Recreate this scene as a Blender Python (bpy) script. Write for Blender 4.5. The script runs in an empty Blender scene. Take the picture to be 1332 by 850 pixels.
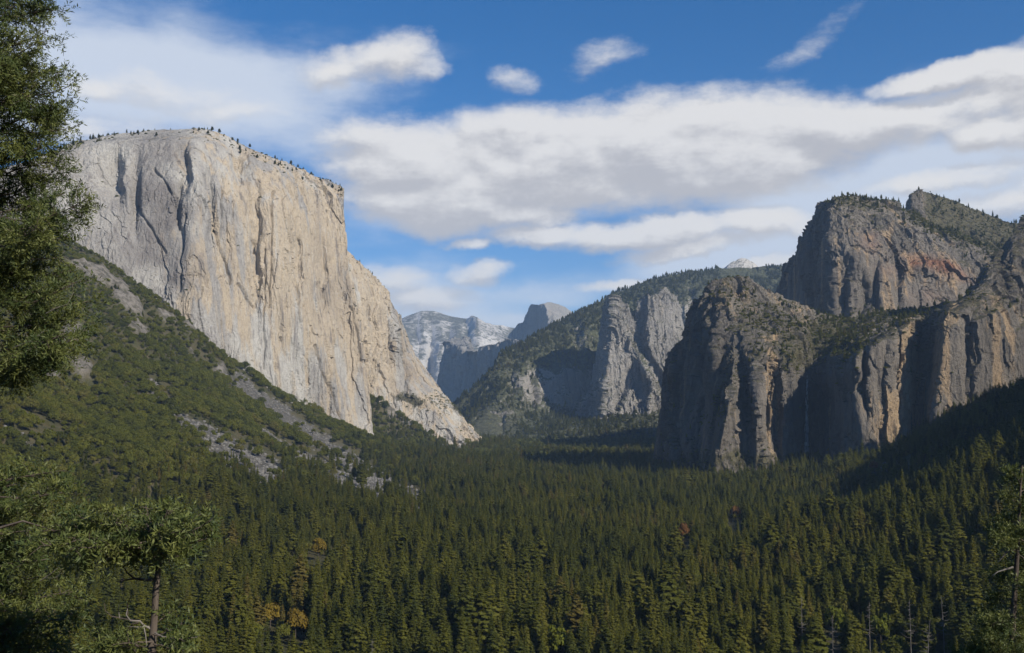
import bpy, math, random
import numpy as np
rng = np.random.default_rng(7)
random.seed(7)
C = bpy.context.scene.collection
W0, H0, F = 1332.0, 850.0, 1335.0
TH = math.atan(110.0 / F)
CT, ST = math.cos(TH), math.sin(TH)
R = math.radians

# ------------------------------------------------------------------ helpers
def P(px, py, D):
    """point D metres in front of the viewpoint, on the sight line of a place in the photograph"""
    a = (np.asarray(px, float) - 666) / F; b = (425 - np.asarray(py, float)) / F
    k = D / (CT - b * ST)
    return np.stack([a * k, D + 0 * a, (ST + b * CT) * k], -1)

def proj(p):
    y = p[..., 1] * CT + p[..., 2] * ST
    z = -p[..., 1] * ST + p[..., 2] * CT
    y = np.where(np.abs(y) < 1e-3, 1e-3, y)
    return 666 + F * p[..., 0] / y, 425 - F * z / y, y

TB = rng.random((64, 64, 64)).astype(np.float32)
def vnoise(p):
    i = np.floor(p).astype(np.int32); f = (p - i).astype(np.float32)
    f = f * f * f * (f * (f * 6 - 15) + 10)
    x0, y0, z0 = (i[..., 0] & 63), (i[..., 1] & 63), (i[..., 2] & 63)
    x1, y1, z1 = (x0 + 1) & 63, (y0 + 1) & 63, (z0 + 1) & 63
    fx, fy, fz = f[..., 0], f[..., 1], f[..., 2]
    c00 = TB[x0, y0, z0] * (1 - fx) + TB[x1, y0, z0] * fx
    c10 = TB[x0, y1, z0] * (1 - fx) + TB[x1, y1, z0] * fx
    c01 = TB[x0, y0, z1] * (1 - fx) + TB[x1, y0, z1] * fx
    c11 = TB[x0, y1, z1] * (1 - fx) + TB[x1, y1, z1] * fx
    return ((c00 * (1 - fy) + c10 * fy) * (1 - fz) + (c01 * (1 - fy) + c11 * fy) * fz) * 2 - 1
ROT = np.array([[0.0, 0.8, 0.6], [-0.8, 0.36, -0.48], [-0.6, -0.48, 0.64]])
def fbm(p, octaves=5, gain=0.5, ridged=False, off=0.0):
    q = np.asarray(p, float) + off + 17.3; a = 1.0; s = 0; t = 0
    for _ in range(octaves):
        n = vnoise(q)
        if ridged: n = 1 - 2 * np.abs(n) ** 0.8
        s = s + a * n; t += a; a *= gain
        q = q @ ROT.T * 2.03 + 5.1
    return s / t
def fbm_axis(p, octaves=4, gain=0.5, ridged=False, off=0.0):   # keeps the stretch of the axes
    q = np.asarray(p, float) + off + 11.7; a = 1.0; s = 0; t = 0
    for _ in range(octaves):
        n = vnoise(q)
        if ridged: n = 1 - 2 * np.abs(n) ** 0.8
        s = s + a * n; t += a; a *= gain
        q = q * 2.07 + 9.2
    return s / t
TC = rng.random((32, 32, 32, 4)).astype(np.float32)
def cells(p):
    """random value of the nearest cell, and distance to the next: blocky joints of granite"""
    b = np.floor(p - 0.5).astype(np.int32)
    best = np.full(p.shape[:-1], 9.0, np.float32); sec = best.copy(); val = np.zeros_like(best)
    for dx in (0, 1):
        for dy in (0, 1):
            for dz in (0, 1):
                c = b + np.array([dx, dy, dz])
                r = TC[c[..., 0] & 31, c[..., 1] & 31, c[..., 2] & 31]
                d = ((c + 0.15 + 0.7 * r[..., :3] - p) ** 2).sum(-1)
                m = d < best
                sec = np.where(m, best, np.minimum(sec, d)); best = np.where(m, d, best); val = np.where(m, r[..., 3], val)
    return val * 2 - 1, np.sqrt(sec) - np.sqrt(best)
def sstep(a, b, x):
    t = np.clip((x - a) / (b - a), 0, 1); return t * t * (3 - 2 * t)

def mesh_np(name, V, Q, mats=(), smooth=False, attrs=None, midx=None):
    """one mesh from vertices and quads (or triangles) given as arrays"""
    me = bpy.data.meshes.new(name)
    V = np.asarray(V, np.float32); Q = np.asarray(Q, np.int32)
    n, k = Q.shape
    me.vertices.add(len(V)); me.vertices.foreach_set('co', V.ravel())
    me.loops.add(n * k); me.loops.foreach_set('vertex_index', Q.ravel())
    me.polygons.add(n); me.polygons.foreach_set('loop_start', np.arange(0, n * k, k, dtype=np.int32))
    if smooth: me.polygons.foreach_set('use_smooth', np.ones(n, bool))
    if midx is not None: me.polygons.foreach_set('material_index', np.asarray(midx, np.int32))
    for m in mats: me.materials.append(m)
    for kx, v in (attrs or {}).items():
        at = me.attributes.new(kx, 'FLOAT', 'POINT'); at.data.foreach_set('value', np.asarray(v, np.float32).ravel())
    me.update(calc_edges=True)
    return me
def obj(name, me, parent=None, loc=None):
    o = bpy.data.objects.new(name, me); C.objects.link(o)
    if parent is not None: o.parent = parent
    if loc is not None: o.location = loc
    return o
def tag(o, label=None, cat=None, group=None, kind=None):
    if label: o['label'] = label
    if cat: o['category'] = cat
    if group: o['group'] = group
    if kind: o['kind'] = kind
    return o
def grid_quads(nu, nv):
    i = np.arange(nu - 1)[:, None]; j = np.arange(nv - 1)[None]
    a = (i * nv + j).ravel()
    return np.stack([a, a + nv, a + nv + 1, a + 1], -1)

# ------------------------------------------------------------------ materials
class NT:
    def __init__(s, name):
        s.m = bpy.data.materials.new(name); s.m.use_nodes = True
        s.t = s.m.node_tree; s.t.nodes.clear()
    def n(s, typ, **kw):
        nd = s.t.nodes.new(typ)
        for k, v in kw.items():
            if k.startswith('i_'):
                key = k[2:]; key = int(key) if key.isdigit() else key
                nd.inputs[key].default_value = v
            else: setattr(nd, k, v)
        return nd
    def l(s, a, b): s.t.links.new(a, b)
def _sock(t, v, inp):
    if isinstance(v, bpy.types.NodeSocket): t.links.new(v, inp)
    elif v is not None: inp.default_value = v
def math_(t, op, a, b=None, c=None, clamp=False):
    n = t.nodes.new('ShaderNodeMath'); n.operation = op; n.use_clamp = clamp
    _sock(t, a, n.inputs[0]); _sock(t, b, n.inputs[1])
    if c is not None: _sock(t, c, n.inputs[2])
    return n.outputs[0]
def noise_(t, vec, scale, detail=4, rough=0.55, dist=0.0):
    n = t.nodes.new('ShaderNodeTexNoise'); t.links.new(vec, n.inputs['Vector'])
    n.inputs['Scale'].default_value = scale; n.inputs['Detail'].default_value = detail
    n.inputs['Roughness'].default_value = rough; n.inputs['Distortion'].default_value = dist
    return n.outputs['Fac']
def map_(t, vec, sc):
    n = t.nodes.new('ShaderNodeMapping'); t.links.new(vec, n.inputs[0]); n.inputs['Scale'].default_value = sc
    return n.outputs[0]
def ramp_(t, v, a, b):
    n = t.nodes.new('ShaderNodeMapRange'); n.interpolation_type = 'SMOOTHSTEP'; t.links.new(v, n.inputs[0])
    n.inputs[1].default_value = a; n.inputs[2].default_value = b
    return n.outputs[0]
def mix_(t, f, a, b):
    n = t.nodes.new('ShaderNodeMix'); n.data_type = 'RGBA'
    _sock(t, f, n.inputs[0])
    for v, i in ((a, 6), (b, 7)):
        if isinstance(v, bpy.types.NodeSocket): t.links.new(v, n.inputs[i])
        else: n.inputs[i].default_value = (*v[:3], 1)
    return n.outputs[2]
def attr_(t, name):
    n = t.nodes.new('ShaderNodeAttribute'); n.attribute_name = name; return n.outputs['Fac']

def rock_mat(name, pale, mid, warm, dark, soil=(0.075, 0.072, 0.04), streak=0.5, scale=1.0, soil_at=(0.5, 0.72), warm_at=(0.5, 0.62), bump=1.0, scar=(0.30, 0.12, 0.06), mottled=0.35):
    g = NT(name); t = g.t
    co = g.n('ShaderNodeTexCoord').outputs['Object']
    S = scale
    big = noise_(t, map_(t, co, (1 / (180 * S), 1 / (180 * S), 1 / (320 * S))), 1.0, 5, 0.6, 0.6)
    c = mix_(t, ramp_(t, big, 0.38, 0.62), pale, mid)
    wn = noise_(t, map_(t, co, (1 / (38 * S), 1 / (38 * S), 1 / (420 * S))), 1.0, 4, 0.55, 0.25)
    wmask = math_(t, 'MULTIPLY', ramp_(t, math_(t, 'ADD', wn, math_(t, 'MULTIPLY', attr_(t, 'warm'), 0.3)), *warm_at), 0.85)
    c = mix_(t, wmask, c, warm)
    s1 = noise_(t, map_(t, co, (1 / (16 * S), 1 / (16 * S), 1 / (300 * S))), 1.0, 4, 0.65, 0.4)
    s2 = noise_(t, map_(t, co, (1 / (60 * S), 1 / (60 * S), 1 / (200 * S))), 1.0, 4, 0.6, 0.4)
    sm = math_(t, 'MULTIPLY', ramp_(t, s1, 0.5, 0.68), ramp_(t, s2, 0.42, 0.6))
    c = mix_(t, math_(t, 'MULTIPLY', sm, streak), c, dark)
    st3 = noise_(t, map_(t, co, (1 / (7 * S), 1 / (7 * S), 1 / (130 * S))), 1.0, 3, 0.6, 0.2)
    c = mix_(t, math_(t, 'MULTIPLY', ramp_(t, st3, 0.54, 0.68), 0.5), c, pale)
    st4 = noise_(t, map_(t, co, (1 / (10 * S), 1 / (10 * S), 1 / (220 * S))), 1.0, 4, 0.7, 0.3)
    c = mix_(t, math_(t, 'MULTIPLY', ramp_(t, st4, 0.55, 0.7), 0.5 * streak), c, dark)
    mot = noise_(t, co, 1 / (9 * S), 6, 0.7, 0.3)
    c = mix_(t, math_(t, 'MULTIPLY', ramp_(t, mot, 0.48, 0.7), mottled), c, dark)
    crk = noise_(t, map_(t, co, (1 / (5 * S), 1 / (5 * S), 1 / (45 * S))), 1.0, 5, 0.7, 1.2)
    c = mix_(t, math_(t, 'MULTIPLY', math_(t, 'SUBTRACT', 1.0, ramp_(t, math_(t, 'ABSOLUTE', math_(t, 'SUBTRACT', crk, 0.5)), 0.0, 0.022)), 0.55), c, dark)
    c = mix_(t, attr_(t, 'scar'), c, scar)
    c = mix_(t, math_(t, 'MULTIPLY', attr_(t, 'stain'), 0.8), c, dark)
    # thin soil and heath hold only where the rock is not steep
    nz = g.n('ShaderNodeSeparateXYZ'); g.l(g.n('ShaderNodeNewGeometry').outputs['Normal'], nz.inputs[0])
    sl = math_(t, 'ADD', nz.outputs[2], math_(t, 'MULTIPLY', math_(t, 'SUBTRACT', noise_(t, co, 1 / (28 * S), 6, 0.7), 0.5), 0.6))
    sc2 = mix_(t, ramp_(t, noise_(t, co, 1 / (14 * S), 4, 0.7), 0.42, 0.6), soil, tuple(x * 0.45 for x in soil))
    c = mix_(t, math_(t, 'MULTIPLY', ramp_(t, sl, *soil_at), 0.9), c, sc2)
    veg = math_(t, 'ADD', attr_(t, 'veg'), math_(t, 'MULTIPLY', math_(t, 'SUBTRACT', noise_(t, co, 1 / (22 * S), 6, 0.7), 0.5), 1.6))
    c = mix_(t, math_(t, 'MULTIPLY', ramp_(t, veg, 0.42, 0.7), 0.92), c, sc2)
    bs = g.n('ShaderNodeBsdfPrincipled'); g.l(c, bs.inputs['Base Color']); bs.inputs['Roughness'].default_value = 0.9
    bs.inputs['Specular IOR Level'].default_value = 0.15
    h = math_(t, 'ADD', math_(t, 'MULTIPLY', noise_(t, map_(t, co, (1 / (9 * S), 1 / (9 * S), 1 / (40 * S))), 1.0, 7, 0.68, 0.5), 1.0),
              math_(t, 'MULTIPLY', noise_(t, co, 1 / (5 * S), 6, 0.7), 0.5))
    bp = g.n('ShaderNodeBump'); g.l(h, bp.inputs['Height']); bp.inputs['Distance'].default_value = 9.0 * S * bump; bp.inputs['Strength'].default_value = 0.75
    g.l(bp.outputs[0], bs.inputs['Normal'])
    o = g.n('ShaderNodeOutputMaterial'); g.l(bs.outputs[0], o.inputs[0])
    return g.m

def leaf_mat(name, cols, transl=0.25, patch=60.0):
    """foliage; every tree takes its own shade between the given colours"""
    g = NT(name); t = g.t
    oi = g.n('ShaderNodeObjectInfo')
    cr = g.n('ShaderNodeValToRGB'); e = cr.color_ramp.elements
    while len(e) < len(cols): e.new(0.5)
    for i, (pos, c) in enumerate(cols):
        e[i].position = pos; e[i].color = (*c, 1)
    big = noise_(t, oi.outputs['Location'], 1 / patch, 3, 0.5)
    v = math_(t, 'ADD', math_(t, 'MULTIPLY', oi.outputs['Random'], 0.7), math_(t, 'MULTIPLY', math_(t, 'SUBTRACT', big, 0.41), 1.7))
    g.l(v, cr.inputs[0])
    ln = noise_(t, g.n('ShaderNodeTexCoord').outputs['Object'], 0.55, 3, 0.6)
    hs = g.n('ShaderNodeHueSaturation'); g.l(cr.outputs[0], hs.inputs['Color'])
    g.l(math_(t, 'ADD', math_(t, 'MULTIPLY', ln, 1.1), 0.45), hs.inputs['Value'])
    d = g.n('ShaderNodeBsdfDiffuse'); tr = g.n('ShaderNodeBsdfTranslucent')
    g.l(hs.outputs[0], d.inputs[0]); g.l(hs.outputs[0], tr.inputs[0])
    mx = g.n('ShaderNodeMixShader'); mx.inputs[0].default_value = transl
    g.l(d.outputs[0], mx.inputs[1]); g.l(tr.outputs[0], mx.inputs[2])
    o = g.n('ShaderNodeOutputMaterial'); g.l(mx.outputs[0], o.inputs[0])
    return g.m
def bark_mat(name, a, b, scale=3.0):
    g = NT(name); t = g.t
    co = g.n('ShaderNodeTexCoord').outputs['Object']
    f = noise_(t, map_(t, co, (scale, scale, scale * 0.2)), 1.0, 6, 0.7, 0.4)
    bs = g.n('ShaderNodeBsdfPrincipled'); g.l(mix_(t, ramp_(t, f, 0.35, 0.65), a, b), bs.inputs['Base Color'])
    bs.inputs['Roughness'].default_value = 0.95
    bp = g.n('ShaderNodeBump'); g.l(f, bp.inputs['Height']); bp.inputs['Distance'].default_value = 0.05
    g.l(bp.outputs[0], bs.inputs['Normal'])
    o = g.n('ShaderNodeOutputMaterial'); g.l(bs.outputs[0], o.inputs[0]); return g.m

M_elcap = rock_mat('pale_granite', (0.45, 0.432, 0.392), (0.305, 0.288, 0.265), (0.455, 0.372, 0.262), (0.145, 0.13, 0.122), streak=0.85, soil_at=(0.86, 1.04))
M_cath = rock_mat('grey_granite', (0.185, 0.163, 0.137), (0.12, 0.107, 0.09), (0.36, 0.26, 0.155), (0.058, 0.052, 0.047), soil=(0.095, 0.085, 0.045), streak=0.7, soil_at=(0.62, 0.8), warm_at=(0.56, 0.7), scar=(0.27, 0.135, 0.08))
M_sent = rock_mat('far_grey_granite', (0.32, 0.298, 0.268), (0.22, 0.205, 0.185), (0.36, 0.29, 0.21), (0.10, 0.096, 0.09), soil=(0.085, 0.088, 0.042), streak=0.6, scale=1.6, soil_at=(0.42, 0.62), warm_at=(0.6, 0.75))
M_far = rock_mat('far_pale_granite', (0.55, 0.53, 0.49), (0.45, 0.43, 0.40), (0.55, 0.48, 0.40), (0.26, 0.25, 0.235), soil=(0.12, 0.12, 0.08), streak=0.3, mottled=0.18, scale=3.5, soil_at=(0.75, 0.95), warm_at=(0.62, 0.8))
M_hd = rock_mat('mid_grey_granite', (0.34, 0.32, 0.29), (0.27, 0.26, 0.24), (0.30, 0.26, 0.2), (0.14, 0.14, 0.14), streak=0.5, scale=3.0, soil_at=(0.9, 1.1), warm_at=(0.62, 0.8))  # medium grey stone of the half dome and the far valley wall

# ------------------------------------------------------------------ rock masses
def resample(col, n):
    c = np.array(col, float)
    w = P(c[:, 0], c[:, 1], c[:, 2])
    s = np.r_[0, np.cumsum(np.linalg.norm(np.diff(w, axis=0), axis=1))]
    t = np.linspace(0, s[-1], n)
    return np.stack([np.interp(t, s, c[:, k]) for k in range(3)], -1)
def blur(a, s, axis):
    r = int(3 * s + 1); k = np.exp(-0.5 * (np.arange(-r, r + 1) / s) ** 2); k /= k.sum()
    pad = [(0, 0)] * a.ndim; pad[axis] = (r, r)
    b = np.pad(a, pad, mode='reflect', reflect_type='odd'); out = 0
    for i, w in enumerate(k):
        sl = [slice(None)] * a.ndim; sl[axis] = slice(i, i + a.shape[axis]); out = out + w * b[tuple(sl)]
    return out
LOFTS = {}
def loft(name, cols, nu, nv, mat, back, wedges=(), su=5, sv=4, amp=(20, 8, 3, 1.2), size=(160, 60, 22), zst=3.5,
         warm=None, scar=None, veg=None, stain=None, label='', cat='cliff', extra=None, floor=-230, pre=None, warp=1.0):
    K = [resample(c, nv) for c in cols]
    wd = [np.abs(K[i + 1][:, :2] - K[i][:, :2]).mean() + 0.02 * np.abs(K[i + 1][:, 2] - K[i][:, 2]).mean() for i in range(len(K) - 1)]
    s = np.r_[0, np.cumsum(wd)]; t = np.linspace(0, s[-1], nu)
    K = np.array(K); G = np.empty((nu, nv, 3))
    idx = np.clip(np.searchsorted(s, t, side='right') - 1, 0, len(s) - 2)
    f = ((t - s[idx]) / (s[idx + 1] - s[idx]))[:, None, None]
    G = K[idx] * (1 - f) + K[idx + 1] * f
    G = blur(blur(G, su, 0), sv, 1)
    px, py = G[..., 0].copy(), G[..., 1].copy()
    for (x0, x1, w, y0, y1, dep) in wedges:      # a step in the face: eases back left of x0, returns sharply by x1
        sl_ = (y1 - y0); fy = sstep(y0 - 0.3 * sl_, y0 + 0.4 * sl_, py) * (1 - sstep(y1 - 0.4 * sl_, y1 + 0.3 * sl_, py))
        wob = 3 * vnoise(np.stack([px * 0, py / 18, px * 0 + dep], -1))
        X = px + wob
        ramp = np.where(X < x0, sstep(x0 - w, x0, X), 1 - np.clip((X - x0) / (x1 - x0), 0, 1))
        G[..., 2] += dep * ramp * fy
    if pre is not None: G[..., 2] += pre(px, py)
    p = P(px, py, G[..., 2])
    # back of the mass
    rim = p[:, -1]; rd = rim[:, :2] / np.linalg.norm(rim[:, :2], axis=1, keepdims=True)
    rows = []
    bk = [(0, 0)] + list(back)
    nb = 0
    for (d0, z0), (d1, z1) in zip(bk[:-1], bk[1:]):
        m = max(3, int((d1 - d0) / 25)); m = min(m, 24)
        for q in range(1, m + 1):
            d = d0 + (d1 - d0) * q / m; z = z0 + (z1 - z0) * q / m
            r = rim.copy(); r[:, :2] += rd * d; r[:, 2] += z; rows.append(r)
    last = rows[-1].copy(); last[:, :2] += rd * 80; last[:, 2] = floor; rows.append(last)
    p = np.concatenate([p, np.stack(rows, 1)], 1)
    for side in (0, -1):                          # close both ends
        cap = p[side].copy(); cd = cap[:, :2] / np.linalg.norm(cap[:, :2], axis=1, keepdims=True)
        cap[:, :2] += cd * 500; cap[:, 2] = np.minimum(cap[:, 2] - 150, cap[:, 2] * 0.4 + floor * 0.6)
        p = np.concatenate([cap[None], p], 0) if side == 0 else np.concatenate([p, cap[None]], 0)
    px, py, _ = proj(p)
    du = np.gradient(p, axis=0); dv = np.gradient(p, axis=1)
    n = np.cross(du, dv); n /= np.linalg.norm(n, axis=-1, keepdims=True) + 1e-9
    steep = 1 - np.clip(n[..., 2], 0, 1)
    q = p + warp * 18 * np.stack([fbm(p / 70.0, 3, off=3), fbm(p / 70.0, 3, off=9), fbm(p / 70.0, 3, off=31)], -1)
    z = np.array([1, 1, 1 / zst])
    q = q + warp * 5 * np.stack([fbm(p / 16.0, 3, off=3), fbm(p / 16.0, 3, off=9), fbm(p / 16.0, 3, off=31)], -1)
    d = amp[0] * fbm_axis(q / size[0] * z, 5, 0.5, True, 3.0)
    v, e = cells(q / size[1] * z); d = d + amp[1] * v
    v, e = cells(q / size[2] * z * np.array([1, 1, 0.8]) + 7.7); d = d + amp[2] * v * sstep(-0.5, 0.3, vnoise(q / 120 + 3))
    v, e = cells(q / (size[2] * 0.45) * z * np.array([1, 1, 0.6]) + 3.7); d = d + amp[2] * 0.45 * v
    jn = fbm_axis(q / np.array([size[2] * 1.6, size[2] * 1.6, size[2] * 14.0]), 2, 0.5, off=40)     # long joints
    d = d - amp[1] * 0.8 * np.exp(-(jn / 0.045) ** 2) * sstep(-0.1, 0.35, fbm(p / (size[2] * 5), 2, off=7))
    d = d + amp[3] * fbm(p / (size[2] * 0.45), 4, 0.65)
    d = d * (0.55 + 0.75 * sstep(-0.25, 0.35, fbm(p / (size[0] * 2.2), 3, off=77)))
    d = d * (0.35 + 0.65 * np.clip(steep * 1.6, 0, 1))
    if extra is not None: d = d + extra(p, px, py)
    p = p + n * d[..., None]
    A = {}
    Z = np.zeros(px.shape)
    A['warm'] = warm(px, py, p) if warm else Z
    A['scar'] = scar(px, py, p) if scar else Z
    A['veg'] = veg(px, py, p) if veg else Z
    A['stain'] = stain(px, py, p) if stain else Z
    du = np.gradient(p, axis=0); dv = np.gradient(p, axis=1)
    n = np.cross(du, dv); n /= np.linalg.norm(n, axis=-1, keepdims=True) + 1e-9
    me = mesh_np(name, p.reshape(-1, 3), grid_quads(*p.shape[:2]), [mat], True, A)
    me.set_sharp_from_angle(angle=R(38)) if hasattr(me, 'set_sharp_from_angle') else None
    o = obj(name, me); tag(o, label or None, cat if label else None, kind='structure')
    LOFTS.setdefault(label or name, (p, n, px, py, A))
    return p, n, px, py, A

def blob(px, py, cx, cy, rx, ry, ang=0):
    c, s = math.cos(R(ang)), math.sin(R(ang))
    X = ((px - cx) * c + (py - cy) * s) / rx; Y = (-(px - cx) * s + (py - cy) * c) / ry
    return np.exp(-(X * X + Y * Y))
def pw(px, pts):
    a = np.array(pts, float); return np.interp(px, a[:, 0], a[:, 1])

# --- the great pale monolith on the left
cap_cols = [
 [(-160, 420, 2500), (-160, 330, 2550), (-160, 260, 2700)],
 [(-20, 400, 2500), (-20, 300, 2560), (-10, 225, 2680)],
 [(40, 390, 2520), (42, 300, 2570), (52, 215, 2660), (58, 203, 2740)],
 [(75, 380, 2560), (76, 280, 2600), (80, 205, 2690), (84, 190, 2760)],
 [(110, 400, 2560), (110, 320, 2585), (108, 250, 2650), (106, 192, 2740), (110, 183, 2830)],
 [(150, 420, 2560), (150, 330, 2590), (150, 250, 2660), (150, 184, 2760), (153, 175, 2860)],
 [(200, 450, 2560), (200, 370, 2590), (200, 250, 2650), (200, 184, 2750), (204, 170, 2880)],
 [(250, 490, 2590), (250, 350, 2640), (250, 230, 2690), (251, 182, 2780), (254, 167, 2900)],
 [(278, 500, 2610), (278, 350, 2690), (278, 240, 2740), (282, 188, 2830), (283, 172, 2930)],
 [(300, 540, 2670), (300, 400, 2710), (300, 260, 2770), (302, 202, 2850), (304, 182, 2960)],
 [(350, 570, 2750), (350, 400, 2800), (350, 265, 2860), (346, 220, 2930), (348, 203, 3030)],
 [(410, 600, 2890), (405, 420, 2940), (400, 290, 2990), (398, 243, 3050), (398, 223, 3130)],
 [(470, 625, 3060), (455, 480, 3100), (438, 350, 3115), (434, 258, 3150), (431, 238, 3200)],
 [(503, 625, 3120), (488, 575, 3120), (474, 480, 3130), (453, 350, 3130), (448, 268, 3160), (443, 242, 3190)],
]
cap_back = [(150, 15), (500, -60), (900, -300)]
def cap_warm(px, py, p): return -0.05 + 0.55 * blob(px, py, 375, 330, 110, 170) + 0.5 * blob(px, py, 460, 420, 60, 150) - 0.45 * sstep(270, 180, px) - 0.4 * blob(px, py, 400, 480, 60, 60)
def cap_stain(px, py, p):
    n = fbm(p / 60.0, 4)
    base = 0.30 * sstep(275, 225, px) + 0.65 * blob(px, py, 218, 290, 36, 100) + 0.28 * blob(px, py, 180, 360, 60, 60) + 0.4 * blob(px, py, 325, 215, 8, 50, 10) + 0.35 * blob(px, py, 415, 290, 5, 50)
    base = base + 0.35 * blob(px, py, 440, 380, 40, 40) + 0.3 * blob(px, py, 300, 340, 4, 60)
    return np.clip(base * (0.8 + 1.2 * n), 0, 1)
def cap_pre(px, py):
    # shallow scoops and leaning pillars of the face
    return 0.5 * (60 * blob(px, py, 200, 300, 45, 110) + 30 * blob(px, py, 330, 300, 18, 160) - 36 * blob(px, py, 365, 300, 16, 180)
            + 40 * blob(px, py, 405, 330, 14, 120) - 45 * blob(px, py, 425, 470, 16, 110, -22) + 40 * blob(px, py, 398, 500, 12, 70, -25)
            + 35 * blob(px, py, 452, 500, 10, 70, -18) - 50 * blob(px, py, 255, 400, 22, 160) + 30 * blob(px, py, 290, 420, 14, 120))
def cap_extra(p, px, py):
    h = 0
    for (x0, y0, x1, y1, w, dep) in [(268, 265, 300, 370, 2.2, 30), (322, 200, 330, 330, 2.0, 26), (378, 300, 392, 420, 1.8, 22), (355, 250, 352, 400, 1.8, 20), (310, 370, 330, 400, 2.2, 26),
                                     (425, 275, 432, 380, 1.8, 20), (240, 280, 235, 380, 2.5, 25), (365, 440, 385, 520, 2, 22), (410, 450, 450, 560, 2.2, 26), (445, 250, 452, 300, 2, 12),
                                     (345, 325, 344, 480, 1.6, 18), (290, 230, 286, 320, 1.8, 18), (180, 270, 215, 330, 2.4, 20), (200, 220, 232, 262, 2, 20), (385, 215, 382, 300, 1.7, 16), (455, 400, 470, 470, 2, 18)]:
        t = np.clip(((px - x0) * (x1 - x0) + (py - y0) * (y1 - y0)) / ((x1 - x0) ** 2 + (y1 - y0) ** 2), 0, 1)
        dd = np.hypot(px - x0 - t * (x1 - x0) + 2.2 * vnoise(p / 30.0), py - y0 - t * (y1 - y0))
        h = h - 0.42 * dep * np.exp(-(dd / (0.7 * w)) ** 2)
    return h
loft('cliff', cap_cols, 900, 560, M_elcap, cap_back,
     wedges=[(154, 163, 40, 205, 262, 48), (244, 250, 20, 195, 250, 40), (236, 240, 14, 240, 310, 24), (310, 320, 12, 190, 240, 40), (388, 394, 18, 290, 380, 30),
             (275, 282, 10, 215, 330, 26), (420, 426, 14, 300, 420, 26), (335, 341, 16, 240, 420, 22), (180, 188, 14, 210, 300, 30)],
     amp=(11, 5.5, 3.6, 1.8), size=(120, 40, 15), zst=8.0, warp=0.55, su=6, sv=6,
     warm=cap_warm, stain=cap_stain, pre=cap_pre, extra=cap_extra, label='huge pale granite monolith with a sheer sunlit face rising over the left slope')

# --- its eastern shoulder, stepping down to the valley
east_cols = [
 [(470, 640, 3700), (460, 540, 3600), (450, 420, 3560), (443, 335, 3560), (440, 318, 3600)],
 [(482, 640, 3560), (478, 525, 3560), (470, 440, 3570), (462, 370, 3590), (457, 331, 3640)],
 [(500, 640, 3560), (492, 520, 3600), (487, 440, 3620), (484, 390, 3650), (481, 358, 3720)],
 [(525, 640, 3600), (520, 540, 3650), (512, 480, 3680), (508, 420, 3710), (503, 383, 3790)],
 [(545, 640, 3620), (540, 560, 3640), (528, 510, 3690), (524, 460, 3760), (519, 412, 3850)],
 [(570, 640, 3640), (566, 580, 3640), (552, 520, 3680), (544, 500, 3790), (538, 462, 3880)],
 [(595, 640, 3660), (592, 590, 3660), (580, 550, 3700), (570, 518, 3790), (560, 492, 3900)],
 [(618, 640, 3720), (614, 596, 3720), (604, 570, 3740), (593, 545, 3800), (582, 518, 3920)],
 [(636, 640, 3800), (632, 600, 3800), (624, 580, 3820), (615, 566, 3850), (603, 546, 3930)],
 [(650, 650, 3900), (648, 620, 3900), (642, 600, 3900), (634, 588, 3920), (628, 578, 3950)],
]
loft('cliff', east_cols, 520, 420, M_elcap, [(200, -20), (500, -250)], amp=(20, 8, 4, 2), size=(120, 48, 18), zst=4, su=5, sv=5,
     wedges=[(506, 514, 20, 395, 480, 45), (486, 492, 14, 370, 500, 35), (528, 535, 20, 440, 510, 35)],
     warm=lambda px, py, p: 1.0 * blob(px, py, 482, 430, 14, 110) + 0.2,
     stain=lambda px, py, p: np.clip((0.5 * blob(px, py, 530, 480, 25, 40) + 0.35 * blob(px, py, 512, 430, 8, 60)) * (0.8 + fbm(p / 50, 4)), 0, 1),
     veg=lambda px, py, p: 0.75 * blob(px, py, 535, 520, 32, 9, 15) + 0.5 * blob(px, py, 590, 530, 40, 7, 38) + 0.2 * sstep(500, 560, py),
     label='lower pale granite shoulder stepping down to the valley beyond the huge monolith')

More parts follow.
